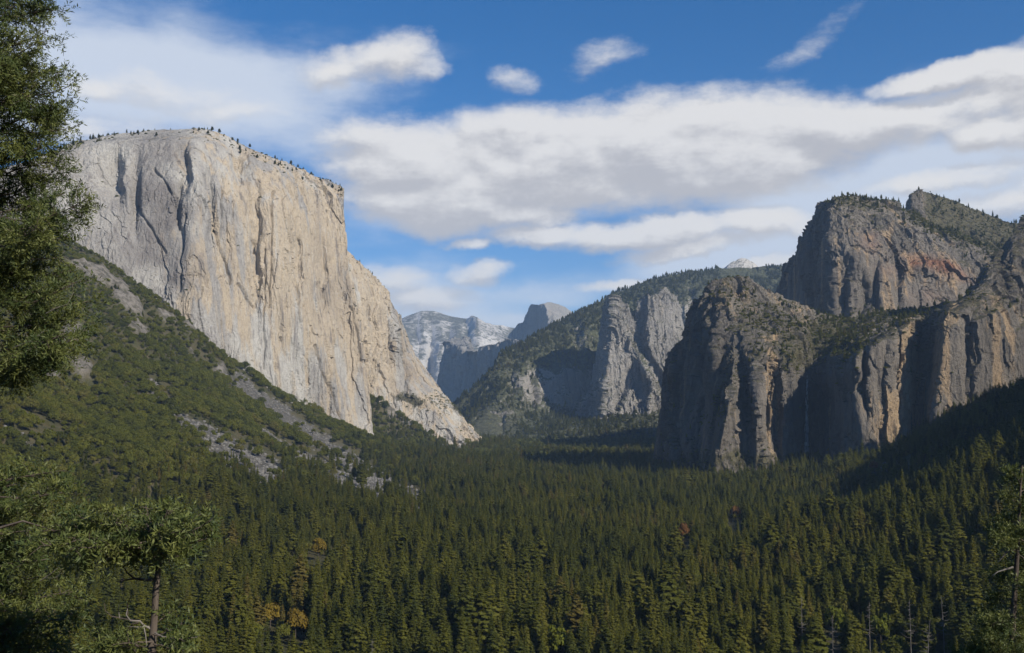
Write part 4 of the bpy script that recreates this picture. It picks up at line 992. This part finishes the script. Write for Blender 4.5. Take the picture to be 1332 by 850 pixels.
M_near.l(mx.outputs[0], M_near.n('ShaderNodeOutputMaterial').inputs[0]); M_near = M_near.m

def needles(base, dirs, lens, r, wid=0.013, nl=0.075, step=0.030):
    """bottle-brush twigs: needles set all round each twig"""
    C_, D_, S_, L_, W_ = [], [], [], [], []
    for b, d, l in zip(base, dirs, lens):
        n = max(4, int(l / step)); tt = np.linspace(0.02, 1, n)[:, None]
        c = b + d * l * tt + np.array([0, 0, -0.12 * l]) * tt ** 2
        side = unit(np.cross(d[None] + 0 * c, r.normal(size=(n, 3))))
        dd = unit(side + 0.75 * d + np.array([0, 0, 0.12]))
        C_.append(c); D_.append(dd); S_.append(unit(np.cross(dd, r.normal(size=(n, 3))))); L_.append(nl * (0.7 + 0.6 * r.random(n))); W_.append(np.full(n, wid) * (0.7 + 0.8 * r.random(n)))
    return kites(np.concatenate(C_), np.concatenate(D_), np.concatenate(S_), np.concatenate(L_), np.concatenate(W_))
def bough(a, b, r, sag=0.12, ns=1.0, den=1.0, tw=0.34, spread=0.5, start=0.15, thick=0.03, flatten=0.6):
    """a limb from a to b with side shoots that carry twigs; returns (foliage bits, wood bits)"""
    a = np.array(a, float); b = np.array(b, float); Lb = np.linalg.norm(b - a); q = np.linspace(0, 1, 9)
    pth = a + (b - a) * q[:, None] + np.array([0, 0, -1]) * (sag * Lb * 4 * q * (1 - q))[:, None] + r.normal(size=(9, 3)) * 0.015 * Lb * (q * (1 - q) * 4)[:, None]
    wood = [tube(pth, np.linspace(thick, thick * 0.2, 9), 5)]
    n = int(Lb * 7 * den) + 3; base, dirs, lens = [], [], []
    ax = unit(b - a)
    for i in range(n):
        f = start + (1 - start) * r.random() ** 0.8; c = np.array([np.interp(f, q, pth[:, k]) for k in range(3)])
        s = unit(r.normal(size=3) * np.array([1, 1, flatten]) + 0.55 * ax); l = spread * Lb ** 0.4 * (0.35 + 0.75 * r.random()) * (1.15 - 0.65 * f)
        e = c + s * l + np.array([0, 0, -0.05 * l])
        wood.append(tube(np.array([c, (c + e) / 2 + np.array([0, 0, 0.03 * l]), e]), [0.008, 0.006, 0.003], 3))
        m = max(3, int(l * 15))
        for k in range(m):
            g_ = 0.12 + 0.88 * (k + r.random()) / m; cc_ = c + (e - c) * g_
            d = unit(0.75 * s + r.normal(size=3) * 0.55 + np.array([0, 0, 0.10])); base.append(cc_); dirs.append(d); lens.append(tw * (0.5 + 0.6 * r.random()))
    return needles(base, dirs, lens, r, 0.0105 * ns, 0.105 * ns, 0.021 * ns), wood

def near_tree(name, label, base, trunk_path, trunk_r, boughs, seed, bare=(), den=1.0, tw=0.34, spread=0.5, wood_mat=None, group=None):
    r = np.random.default_rng(seed); e = bpy.data.objects.new(name, None); C.objects.link(e); e.location = base; tag(e, label, 'tree')
    B = np.array(base, float); fol, wd = [], [tube(np.array(trunk_path) - B, trunk_r, 10)]
    for bo in boughs:
        a, b = np.array(bo[0], float) - B, np.array(bo[1], float) - B; kw = bo[2] if len(bo) > 2 else {}
        f, w_ = bough(a, b, r, **{**dict(den=den, tw=tw, spread=spread), **kw}); fol.append(f); wd += w_
    obj('crown', mesh_np('crown', *merge(fol), [M_near]), e)
    obj('trunk', mesh_np('trunk', *merge(wd), [wood_mat or M_bark], True), e)
    for i, pth in enumerate(bare):
        pp = np.array(pth[0], float) - B; obj('dead_branch', mesh_np('dead_branch', *tube(pp, np.linspace(pth[1], pth[1] * 0.3, len(pp)), 5), [M_dead if pth[2] else M_bark], True), e)
    print(name, sum(len(f[1]) for f in fol))
    return e

rj = np.random.default_rng(5)
# 1. the tall conifer at the left edge; its trunk stands just outside the frame
D1 = 24.0
tx = P(-62, 425, D1)[0]
gz = float(ground_z(tx, D1))
tp = [np.array([tx, D1, gz - 0.5]), np.array([tx, D1, gz + 4]), np.array([tx + 0.05, D1, 3]), np.array([tx + 0.1, D1, 12]), np.array([tx + 0.1, D1, 19])]
bl = []
edge = [(-30, 66), (0, 66), (14, 68), (40, 64), (62, 46), (74, 28), (84, 40), (92, 86), (112, 90), (135, 88), (150, 93), (170, 86), (190, 84), (205, 70), (225, 82), (245, 84), (262, 108), (278, 106), (295, 84), (315, 80), (335, 86), (352, 92), (372, 100), (390, 112), (410, 110), (430, 114), (445, 104), (460, 92), (470, 70), (480, 40)]
for i, (y_, xe) in enumerate(edge):
    for k in range(2 if y_ > 90 else 2):
        yy = y_ + rj.normal() * 4; xx = xe - (0 if k == 0 else 18 + rj.random() * 30); dd = D1 + (rj.normal() * 0.7 if k == 0 else rj.normal() * 1.3)
        tip = P(xx, yy, dd); st = P(-62, yy + 30 - 40 * rj.random() + (20 if k else 0), D1); st[0] = tx
        bl.append((st, tip, dict(sag=0.03 + 0.06 * rj.random(), start=0.30, thick=0.035)))
for i in range(26):      # boughs on the near and far side of the trunk
    yy = -60 + 530 * rj.random(); st = P(-62, yy, D1); st[0] = tx
    ang = rj.random() * 6.28; l = 1.0 + 1.2 * rj.random(); tip = st + np.array([abs(math.cos(ang)) * l * 0.9, math.sin(ang) * l, -0.3 + 0.4 * rj.random()])
    tpx_, tpy_, _ = proj(tip); lim = np.interp(tpy_, [e[0] for e in edge], [e[1] for e in edge]) - 12
    if tpx_ > lim: tip[0] -= (tpx_ - lim) / 55
    bl.append((st, tip, dict(sag=0.05, start=0.15, thick=0.03)))
bare = [([P(60, 408, D1 - 1.2), P(75, 400, D1 - 1.3), P(88, 396, D1 - 1.3), P(96, 380, D1 - 1.4)], 0.012, True), ([P(18, 452, D1 - 1.2), P(40, 444, D1 - 1.4), P(58, 430, D1 - 1.4)], 0.012, True), ([P(70, 105, D1 - .6), P(72, 98, D1 - .6), P(80, 92, D1 - .6)], 0.01, False)]
near_tree('tall_conifer', 'tall dark conifer rising out of frame at the left edge before the monolith', (tx, D1, gz), tp, [0.45, 0.4, 0.36, 0.28, 0.2], bl, 31, bare, den=0.75, tw=0.42, spread=0.58)

# 2. the wind-flattened conifer at lower left
D2 = 17.0
gz = float(ground_z(P(192, 900, D2)[0], D2))
tr_ = [P(190, 1000, D2), P(192, 900, D2), P(197, 850, D2), P(201, 800, D2), P(203, 765, D2), P(207, 735, D2), P(206, 720, D2), P(198, 700, D2), P(190, 680, D2)]
tr_[0][2] = gz - 0.3; tr_[0][0] = P(190, 900, D2)[0]
bl = []
def bo2(x0, y0, x1, y1, dd=0.0, **kw): bl.append((P(x0, y0, D2 + rj.normal() * 0.15), P(x1, y1, D2 + dd), kw))
T = dict(sag=-0.04, start=0.1, thick=0.022)
for (x0, y0, x1, y1, dd) in [(204, 722, 232, 668, 0.3), (204, 722, 222, 648, -0.5), (204, 724, 262, 668, 0.2), (204, 726, 276, 676, -0.3), (205, 728, 272, 700, 0.3), (205, 728, 250, 712, -0.7), (204, 722, 178, 668, 0.5), (204, 722, 150, 680, -0.4), (200, 712, 120, 690, 0.5),
                             (196, 705, 96, 702, 0.1), (195, 705, 130, 720, -0.6), (196, 706, 110, 728, 0.4), (205, 724, 190, 660, 0.1), (204, 722, 205, 690, -0.8), (204, 724, 235, 700, 0.8), (205, 726, 220, 725, -0.9), (204, 722, 160, 705, 0.9), (200, 715, 165, 730, 0.1), (203, 720, 245, 685, -1.0), (198, 710, 100, 742, -0.2), (204, 720, 226, 655, 0.7)]:
    bo2(x0, y0, x1, y1, dd, **T)
for (x0, y0, x1, y1, dd) in [(198, 705, 60, 690, 0.6), (198, 708, 40, 712, -0.4), (198, 708, 70, 728, 0.9), (202, 712, 84, 668, 0.2), (204, 716, 130, 660, -0.2), (204, 722, 278, 690, 0.5), (200, 716, 90, 715, -0.9)]:
    bo2(x0, y0, x1, y1, dd, **T)
for (x0, y0, x1, y1, dd) in [(200, 812, 225, 795, 0.2), (199, 830, 238, 812, 0.3), (198, 835, 150, 838, -0.3), (197, 845, 130, 825, 0.4), (199, 825, 245, 835, -0.3), (198, 840, 120, 846, 0.1), (199, 838, 240, 846, 0.5), (198, 850, 150, 856, 0.5)]:
    bo2(x0, y0, x1, y1, dd, sag=0.0, start=0.25, thick=0.015)
bare = [([P(203, 754, D2), P(190, 755, D2), P(175, 753, D2), P(166, 746, D2), P(160, 737, D2)], 0.03, False), ([P(174, 753, D2), P(162, 755, D2), P(151, 757, D2)], 0.018, False),
        ([P(199, 820, D2), P(186, 813, D2 - .1), P(182, 808, D2 - .2), P(170, 808, D2 - .2), P(164, 800, D2 - .2), P(166, 792, D2 - .2)], 0.02, True), ([P(199, 822, D2), P(212, 829, D2 - .2), P(235, 832, D2 - .3), (P(256, 829, D2 - .3)), P(260, 827, D2 - .3)], 0.012, True),
        ([P(186, 812, D2 - .1), P(189, 825, D2 - .2), P(191, 840, D2 - .2), P(185, 846, D2 - .2)], 0.014, True), ([P(180, 810, D2 - .1), P(172, 812, D2 - .1), P(165, 822, D2 - .1), P(168, 836, D2 - .1), P(180, 842, D2 - .1)], 0.016, False),
        ([P(178, 808, D2), P(160, 805, D2), P(145, 802, D2), P(137, 795, D2), P(136, 785, D2)], 0.012, False), ([P(166, 800, D2), P(166, 785, D2), P(171, 775, D2)], 0.014, False), ([P(156, 805, D2), P(154, 795, D2), P(155, 784, D2)], 0.008, True), ([P(196, 815, D2), P(180, 816, D2 - .2), P(165, 815, D2 - .2)], 0.01, True)]
near_tree('leaning_conifer', 'stunted conifer with a flat crown and bare twisted twigs at lower left', (P(190, 900, D2)[0], D2, gz), tr_, [0.085, 0.075, 0.068, 0.055, 0.05, 0.042, 0.036, 0.03, 0.02], bl, 41, bare, den=1.6, tw=0.27, spread=0.34)

# 3. the bough-heavy conifer filling the lower left corner
D3 = 20.0; x3 = P(-90, 700, D3)[0]; gz = float(ground_z(x3, D3))
tp = [np.array([x3, D3, gz - .5]), np.array([x3, D3, gz + 3]), np.array([x3 + .1, D3, -1.5])]
bl = []
T3 = dict(sag=0.02, start=0.25, thick=0.03)
for (x1, y1, dd) in [(48, 618, 0.5), (84, 612, 0), (92, 640, -.5), (60, 655, .4), (20, 630, 0), (110, 668, .6), (125, 690, -.3), (80, 700, .2), (40, 690, -.6), (10, 665, .3), (120, 715, .4), (60, 728, -.5), (20, 730, .5),
                     (95, 770, .5), (80, 745, -.2), (98, 795, 0), (88, 820, .5), (60, 790, -.5), (30, 770, .2), (100, 838, -.3), (50, 835, .4), (15, 810, 0), (70, 850, -.5), (110, 855, .2), (25, 850, .3), (5, 780, -.4), (40, 815, -.8), (75, 805, -.9)]:
    s_ = P(-90, y1 + 25 - 20 * rj.random(), D3); s_[0] = x3; bl.append((s_, P(x1, y1, D3 + dd), T3))
near_tree('bushy_conifer', 'bushy conifer with long level boughs filling the lower left corner', (x3, D3, gz), tp, [0.3, 0.26, 0.12], bl, 51, [([P(-10, 690, D3 - 1), P(30, 678, D3 - 1), P(70, 690, D3 - 1.1)], 0.03, False), ([P(52, 756, D3 - .9), P(68, 745, D3 - 1), P(80, 735, D3 - 1)], 0.008, True), ([P(60, 752, D3 - .9), P(72, 752, D3 - 1), P(84, 742, D3 - 1)], 0.006, True)], den=1.0, tw=0.30, spread=0.5)

# 4. the pine at the right edge
D4 = 46.0; gz = float(ground_z(P(1318, 900, D4)[0], D4))
tr_ = [P(1312, 1000, D4), P(1314, 900, D4), P(1318, 800, D4), P(1322, 740, D4), P(1325, 690, D4), P(1327, 640, D4), P(1330, 606, D4)]
tr_[0][2] = gz - .5; tr_[0][0] = P(1314, 900, D4)[0]
bl = []
for (x0, y0, x1, y1, dd) in [(1328, 632, 1318, 614, 0), (1327, 640, 1345, 628, .5), (1326, 655, 1312, 648, .5), (1326, 662, 1350, 655, -.5), (1325, 680, 1302, 676, 1), (1325, 684, 1355, 690, -1), (1325, 692, 1300, 702, -1), (1324, 700, 1352, 712, 1), (1323, 712, 1296, 690, .5), (1323, 720, 1350, 735, .6),
                             (1322, 740, 1300, 745, 1.2), (1321, 760, 1350, 765, -1.2), (1320, 780, 1296, 775, .6), (1319, 800, 1345, 805, .4), (1319, 800, 1290, 812, -1), (1318, 820, 1285, 800, 1), (1318, 820, 1340, 835, -.6), (1317, 840, 1270, 838, 0), (1317, 850, 1260, 855, .7), (1317, 845, 1290, 835, -1.2), (1318, 852, 1335, 850, 1), (1316, 870, 1250, 850, 1), (1316, 870, 1265, 868, -1)]:
    bl.append((P(x0, y0, D4), P(x1, y1, D4 + dd), dict(sag=0.03, start=0.2, thick=0.03, ns=1.5)))
bare = [([P(1320, 716, D4), P(1312, 716, D4), P(1305, 724, D4), P(1298, 732, D4)], 0.05, True), ([P(1318, 738, D4), P(1308, 741, D4), P(1298, 744, D4), P(1290, 750, D4)], 0.05, True), ([P(1325, 716, D4), P(1312, 713, D4), P(1310, 720, D4)], 0.03, True), ([P(1318, 780, D4), P(1314, 788, D4), P(1313, 795, D4)], 0.04, True), ([P(1319, 778, D4), P(1328, 782, D4)], 0.03, True), ([P(1322, 690, D4), P(1312, 688, D4)], 0.03, True)]
near_tree('ragged_pine', 'ragged pine with pale bare limbs at the right edge', (P(1314, 900, D4)[0], D4, gz), tr_, [0.17, 0.15, 0.12, 0.10, 0.08, 0.05, 0.03], bl, 61, bare, den=1.7, tw=0.6, spread=0.8)

# ------------------------------------------------------------------ light, sky, air
SUN_AZ, SUN_EL = R(131), R(33)          # clockwise from straight ahead; above the horizon
sdir = np.array([math.sin(SUN_AZ) * math.cos(SUN_EL), math.cos(SUN_AZ) * math.cos(SUN_EL), math.sin(SUN_EL)])
from mathutils import Vector
sl = bpy.data.lights.new('sun', 'SUN'); sl.energy = 4.8; sl.angle = R(0.53); sl.color = (1.0, 0.925, 0.80)
so = bpy.data.objects.new('sun', sl); C.objects.link(so); so.rotation_euler = Vector(sdir).to_track_quat('Z', 'Y').to_euler(); so.location = (0, 0, 2500)

w = bpy.data.worlds.new('World'); bpy.context.scene.world = w; w.use_nodes = True; t = w.node_tree; t.nodes.clear()
def N(typ): return t.nodes.new(typ)
sky = N('ShaderNodeTexSky'); sky.sky_type = 'NISHITA'; sky.sun_disc = False; sky.sun_elevation = SUN_EL; sky.sun_rotation = SUN_AZ
sky.altitude = 1300; sky.air_density = 1.0; sky.dust_density = 0.3; sky.ozone_density = 4.0
tc = N('ShaderNodeTexCoord').outputs['Generated']
sep = N('ShaderNodeSeparateXYZ'); t.links.new(tc, sep.inputs[0])
az = math_(t, 'ARCTAN2', sep.outputs[0], sep.outputs[1]); el = math_(t, 'ARCSINE', sep.outputs[2])
def comb(a, b, c=0.0):
    n = N('ShaderNodeCombineXYZ'); _sock(t, a, n.inputs[0]); _sock(t, b, n.inputs[1]); _sock(t, c, n.inputs[2]); return n.outputs[0]
# clouds lie in the sky by bearing and height: (bearing, height, half width, half height, tilt, weight)
CB = [(905, 192, 195, 66, 0, 1.15), (720, 210, 225, 60, 0, 1.1), (560, 218, 140, 58, 8, 1), (1070, 168, 130, 34, 4, 1.0), (1180, 160, 90, 20, 0, 0.7), (570, 262, 125, 44, 8, 1.0), (690, 275, 75, 24, 0, 0.7), (480, 185, 70, 24, 4, 0.5),
      (690, 306, 80, 17, -4, 0.7), (615, 320, 40, 9, 0, 0.5), (850, 302, 150, 24, -2, 0.8), (985, 290, 70, 21, 0, 0.7), (905, 322, 115, 14, -6, 0.6),
      (1240, 97, 95, 18, -10, 0.9), (1325, 92, 60, 24, 0, 0.9), (1270, 138, 100, 26, 0, 0.55), (1285, 173, 62, 22, 0, 0.8), (1340, 160, 60, 40, 0, 0.7), (1400, 110, 120, 60, 0, 0.9),
      (668, 108, 34, 18, 0, 0.24), (783, 74, 48, 20, -14, 0.14), (1065, 47, 52, 15, -32, 0.06), (508, 72, 60, 32, -16, 0.6), (440, 90, 60, 24, -6, 0.5), (548, 82, 30, 20, 0, 0.35), (230, 122, 100, 22, 4, 0.25), (310, 140, 90, 14, -4, 0.25),
      (515, 362, 56, 22, 0, 0.42), (622, 356, 48, 17, -6, 0.52), (555, 392, 66, 24, 0, 0.42), (127, 113, 32, 13, 0, 0.3), (120, 165, 110, 22, -4, 0.3), (1240, 232, 110, 14, -6, 0.45), (1320, 262, 80, 18, 0, 0.45), (1000, 345, 60, 12, -10, 0.35), (800, 370, 70, 9, -6, 0.45), (-200, 120, 200, 80, 0, 0.8), (1650, 220, 220, 70, 0, 0.9)]
CV = [(110, 20, 210, 60, 6, 0.45), (150, 95, 190, 62, 4, 0.75), (290, 110, 170, 40, 0, 0.65), (100, 160, 160, 44, 0, 0.5), (390, 180, 130, 34, 12, 0.5), (1200, 240, 190, 40, -8, 0.85), (1060, 268, 120, 42, -8, 0.8), (1010, 330, 130, 34, -8, 0.8), (1330, 255, 150, 60, 0, 0.8),
      (880, 350, 140, 26, -6, 0.6), (720, 385, 90, 18, 0, 0.5), (550, 392, 110, 44, 0, 0.95), (680, 425, 80, 14, 0, 0.6), (480, 300, 90, 30, 0, 0.3), (650, 250, 260, 60, 0, 0.6), (1260, 140, 150, 50, 0, 0.6), (470, 85, 120, 40, 0, 0.4), (640, 415, 60, 10, 0, 0.5), (930, 255, 200, 22, 0, 0.1)]
def ell(T_, X, Y, c):
    cx, cy, rx, ry, an, wt = c
    d = P(cx, cy, 1.0); d = d / np.linalg.norm(d); a0 = math.atan2(d[0], d[1]); e0 = math.asin(d[2])
    ca, sa = math.cos(R(-an)), math.sin(R(-an)); rx_, ry_ = rx / F, ry / F
    dx = math_(T_, 'SUBTRACT', X, a0); dy = math_(T_, 'SUBTRACT', Y, e0)
    u = math_(T_, 'MULTIPLY_ADD', dx, ca / rx_, math_(T_, 'MULTIPLY', dy, sa / rx_)); v = math_(T_, 'MULTIPLY_ADD', dx, -sa / ry_, math_(T_, 'MULTIPLY', dy, ca / ry_))
    return math_(T_, 'MULTIPLY_ADD', u, u, math_(T_, 'MULTIPLY', v, v))
def cloud_group(name, CL, banks):
    ng = bpy.data.node_groups.new(name, 'ShaderNodeTree')
    ng.interface.new_socket('V', in_out='INPUT', socket_type='NodeSocketVector'); ng.interface.new_socket('A', in_out='OUTPUT', socket_type='NodeSocketFloat')
    gi = ng.nodes.new('NodeGroupInput'); go = ng.nodes.new('NodeGroupOutput'); T_ = ng
    s0 = ng.nodes.new('ShaderNodeSeparateXYZ')
    dn = ng.nodes.new('ShaderNodeTexNoise'); ng.links.new(gi.outputs[0], dn.inputs['Vector']); dn.inputs['Scale'].default_value = 14 if banks else 6; dn.inputs['Detail'].default_value = 6; dn.inputs['Roughness'].default_value = 0.62
    vs = ng.nodes.new('ShaderNodeVectorMath'); vs.operation = 'SUBTRACT'; ng.links.new(dn.outputs['Color'], vs.inputs[0]); vs.inputs[1].default_value = (.5, .5, .5)
    vm = ng.nodes.new('ShaderNodeVectorMath'); vm.operation = 'MULTIPLY_ADD'; ng.links.new(vs.outputs[0], vm.inputs[0]); vm.inputs[1].default_value = (0.06, 0.035, 0) if banks else (0.12, 0.05, 0); ng.links.new(gi.outputs[0], vm.inputs[2])
    ng.links.new(vm.outputs[0], s0.inputs[0]); X, Y = s0.outputs[0], s0.outputs[1]
    tot = None
    for c in CL:
        r2 = ell(T_, X, Y, c)
        if banks:
            gx = math_(T_, 'MULTIPLY_ADD', r2, -0.8 * min(1, c[5] + 0.2), c[5]); tot = gx if tot is None else math_(T_, 'SMOOTH_MAX', tot, gx, 0.25)
        else:
            gx = math_(T_, 'MULTIPLY', math_(T_, 'EXPONENT', math_(T_, 'MULTIPLY', r2, -1.0)), c[5]); tot = gx if tot is None else math_(T_, 'ADD', tot, gx)
    sv = ng.nodes.new('ShaderNodeMapping'); ng.links.new(gi.outputs[0], sv.inputs[0]); sv.inputs['Scale'].default_value = (1, 2.2, 1) if banks else (1, 3.0, 1)
    f = noise_(T_, sv.outputs[0], 15 if banks else 9, 9, 0.64)
    if banks: tot = math_(T_, 'MAXIMUM', tot, -1.0)
    tot = math_(T_, 'MULTIPLY_ADD', math_(T_, 'SUBTRACT', f, 0.5), 1.3 if banks else 0.9, tot)
    ng.links.new(tot, go.inputs[0]); return ng
GB, GV = cloud_group('cloud_banks', CB, True), cloud_group('cloud_veil', CV, False)
def cg(G_, vec):
    n = N('ShaderNodeGroup'); n.node_tree = G_; t.links.new(vec, n.inputs[0]); return n.outputs[0]
A0 = cg(GB, comb(az, el)); A1 = cg(GB, comb(math_(t, 'ADD', az, 0.006), math_(t, 'ADD', el, 0.014))); V0 = cg(GV, comb(az, el))
dens = ramp_(t, A0, -0.27, 0.62)
veil = math_(t, 'MULTIPLY', ramp_(t, V0, 0.12, 1.05), 0.82)
body = noise_(t, map_(t, comb(az, el), (1, 2.4, 1)), 7, 6, 0.5)
shade = ramp_(t, math_(t, 'ADD', math_(t, 'SUBTRACT', A0, A1), math_(t, 'MULTIPLY', math_(t, 'SUBTRACT', body, 0.5), 0.9)), -0.34, 0.36)   # sunny tops, greyer bases
ccol = mix_(t, shade, (0.45, 0.44, 0.445), (0.71, 0.69, 0.665))
hsv = N('ShaderNodeHueSaturation'); hsv.inputs['Saturation'].default_value = 1.32; t.links.new(sky.outputs[0], hsv.inputs['Color'])
skg = N('ShaderNodeVectorMath'); skg.operation = 'MULTIPLY'; t.links.new(hsv.outputs[0], skg.inputs[0]); skg.inputs[1].default_value = (0.106, 0.089, 0.092)
vc = mix_(t, veil, skg.outputs[0], (0.61, 0.65, 0.71))
fc = mix_(t, math_(t, 'MULTIPLY', dens, 0.93), vc, ccol)
bg = N('ShaderNodeBackground'); t.links.new(fc, bg.inputs[0]); bg.inputs[1].default_value = 1.0
t.links.new(bg.outputs[0], N('ShaderNodeOutputWorld').inputs[0])

# the air: one closed box round everything
HZ = True
if HZ:
    x0, x1, y0, y1, z0, z1 = -42000, 42000, -2000, 42000, -400, 2600
    zmin = float(gp[..., 2].min()) - 1; 
    V = np.array([(x, y, z) for x in (-150000, 150000) for y in (-1200, 42000) for z in (zmin - 100, 1900)], float)
    Q = [(0, 1, 3, 2), (4, 6, 7, 5), (0, 4, 5, 1), (2, 3, 7, 6), (0, 2, 6, 4), (1, 5, 7, 3)]
    hm = bpy.data.materials.new('air'); hm.use_nodes = True; hm.node_tree.nodes.clear()
    pv = hm.node_tree.nodes.new('ShaderNodeVolumePrincipled'); pv.inputs['Density'].default_value = 2.9e-5; pv.inputs['Color'].default_value = (0.46, 0.68, 1.0, 1); pv.inputs['Anisotropy'].default_value = 0.0
    hm.node_tree.links.new(pv.outputs[0], hm.node_tree.nodes.new('ShaderNodeOutputMaterial').inputs[1])
    hm.cycles.homogeneous_volume = True
    tag(obj('haze', mesh_np('haze', V, np.array(Q), [hm])), kind='stuff')

# ------------------------------------------------------------------ camera and render
cam = bpy.data.cameras.new('camera'); cam.sensor_width = 36; cam.lens = 36 * F / W0; cam.clip_start = 0.1; cam.clip_end = 400000
cob = bpy.data.objects.new('camera', cam); C.objects.link(cob); cob.location = (0, 0, 0); cob.rotation_euler = (R(90) + TH, 0, 0)
sc = bpy.context.scene; sc.camera = cob
sc.view_settings.view_transform = 'Standard'; sc.view_settings.look = 'None'; sc.view_settings.gamma = 1; sc.view_settings.exposure = 0.32
sc.render.engine = 'CYCLES'
sc.cycles.max_bounces = 5; sc.cycles.diffuse_bounces = 2; sc.cycles.glossy_bounces = 1; sc.cycles.transmission_bounces = 2; sc.cycles.transparent_max_bounces = 6; sc.cycles.volume_bounces = 0
sc.cycles.use_denoising = True
sc.cycles.use_adaptive_sampling = True; sc.cycles.adaptive_threshold = 0.02
sc.cycles.sample_clamp_indirect = 4
w.cycles.sampling_method = 'MANUAL'; w.cycles.sample_map_resolution = 512
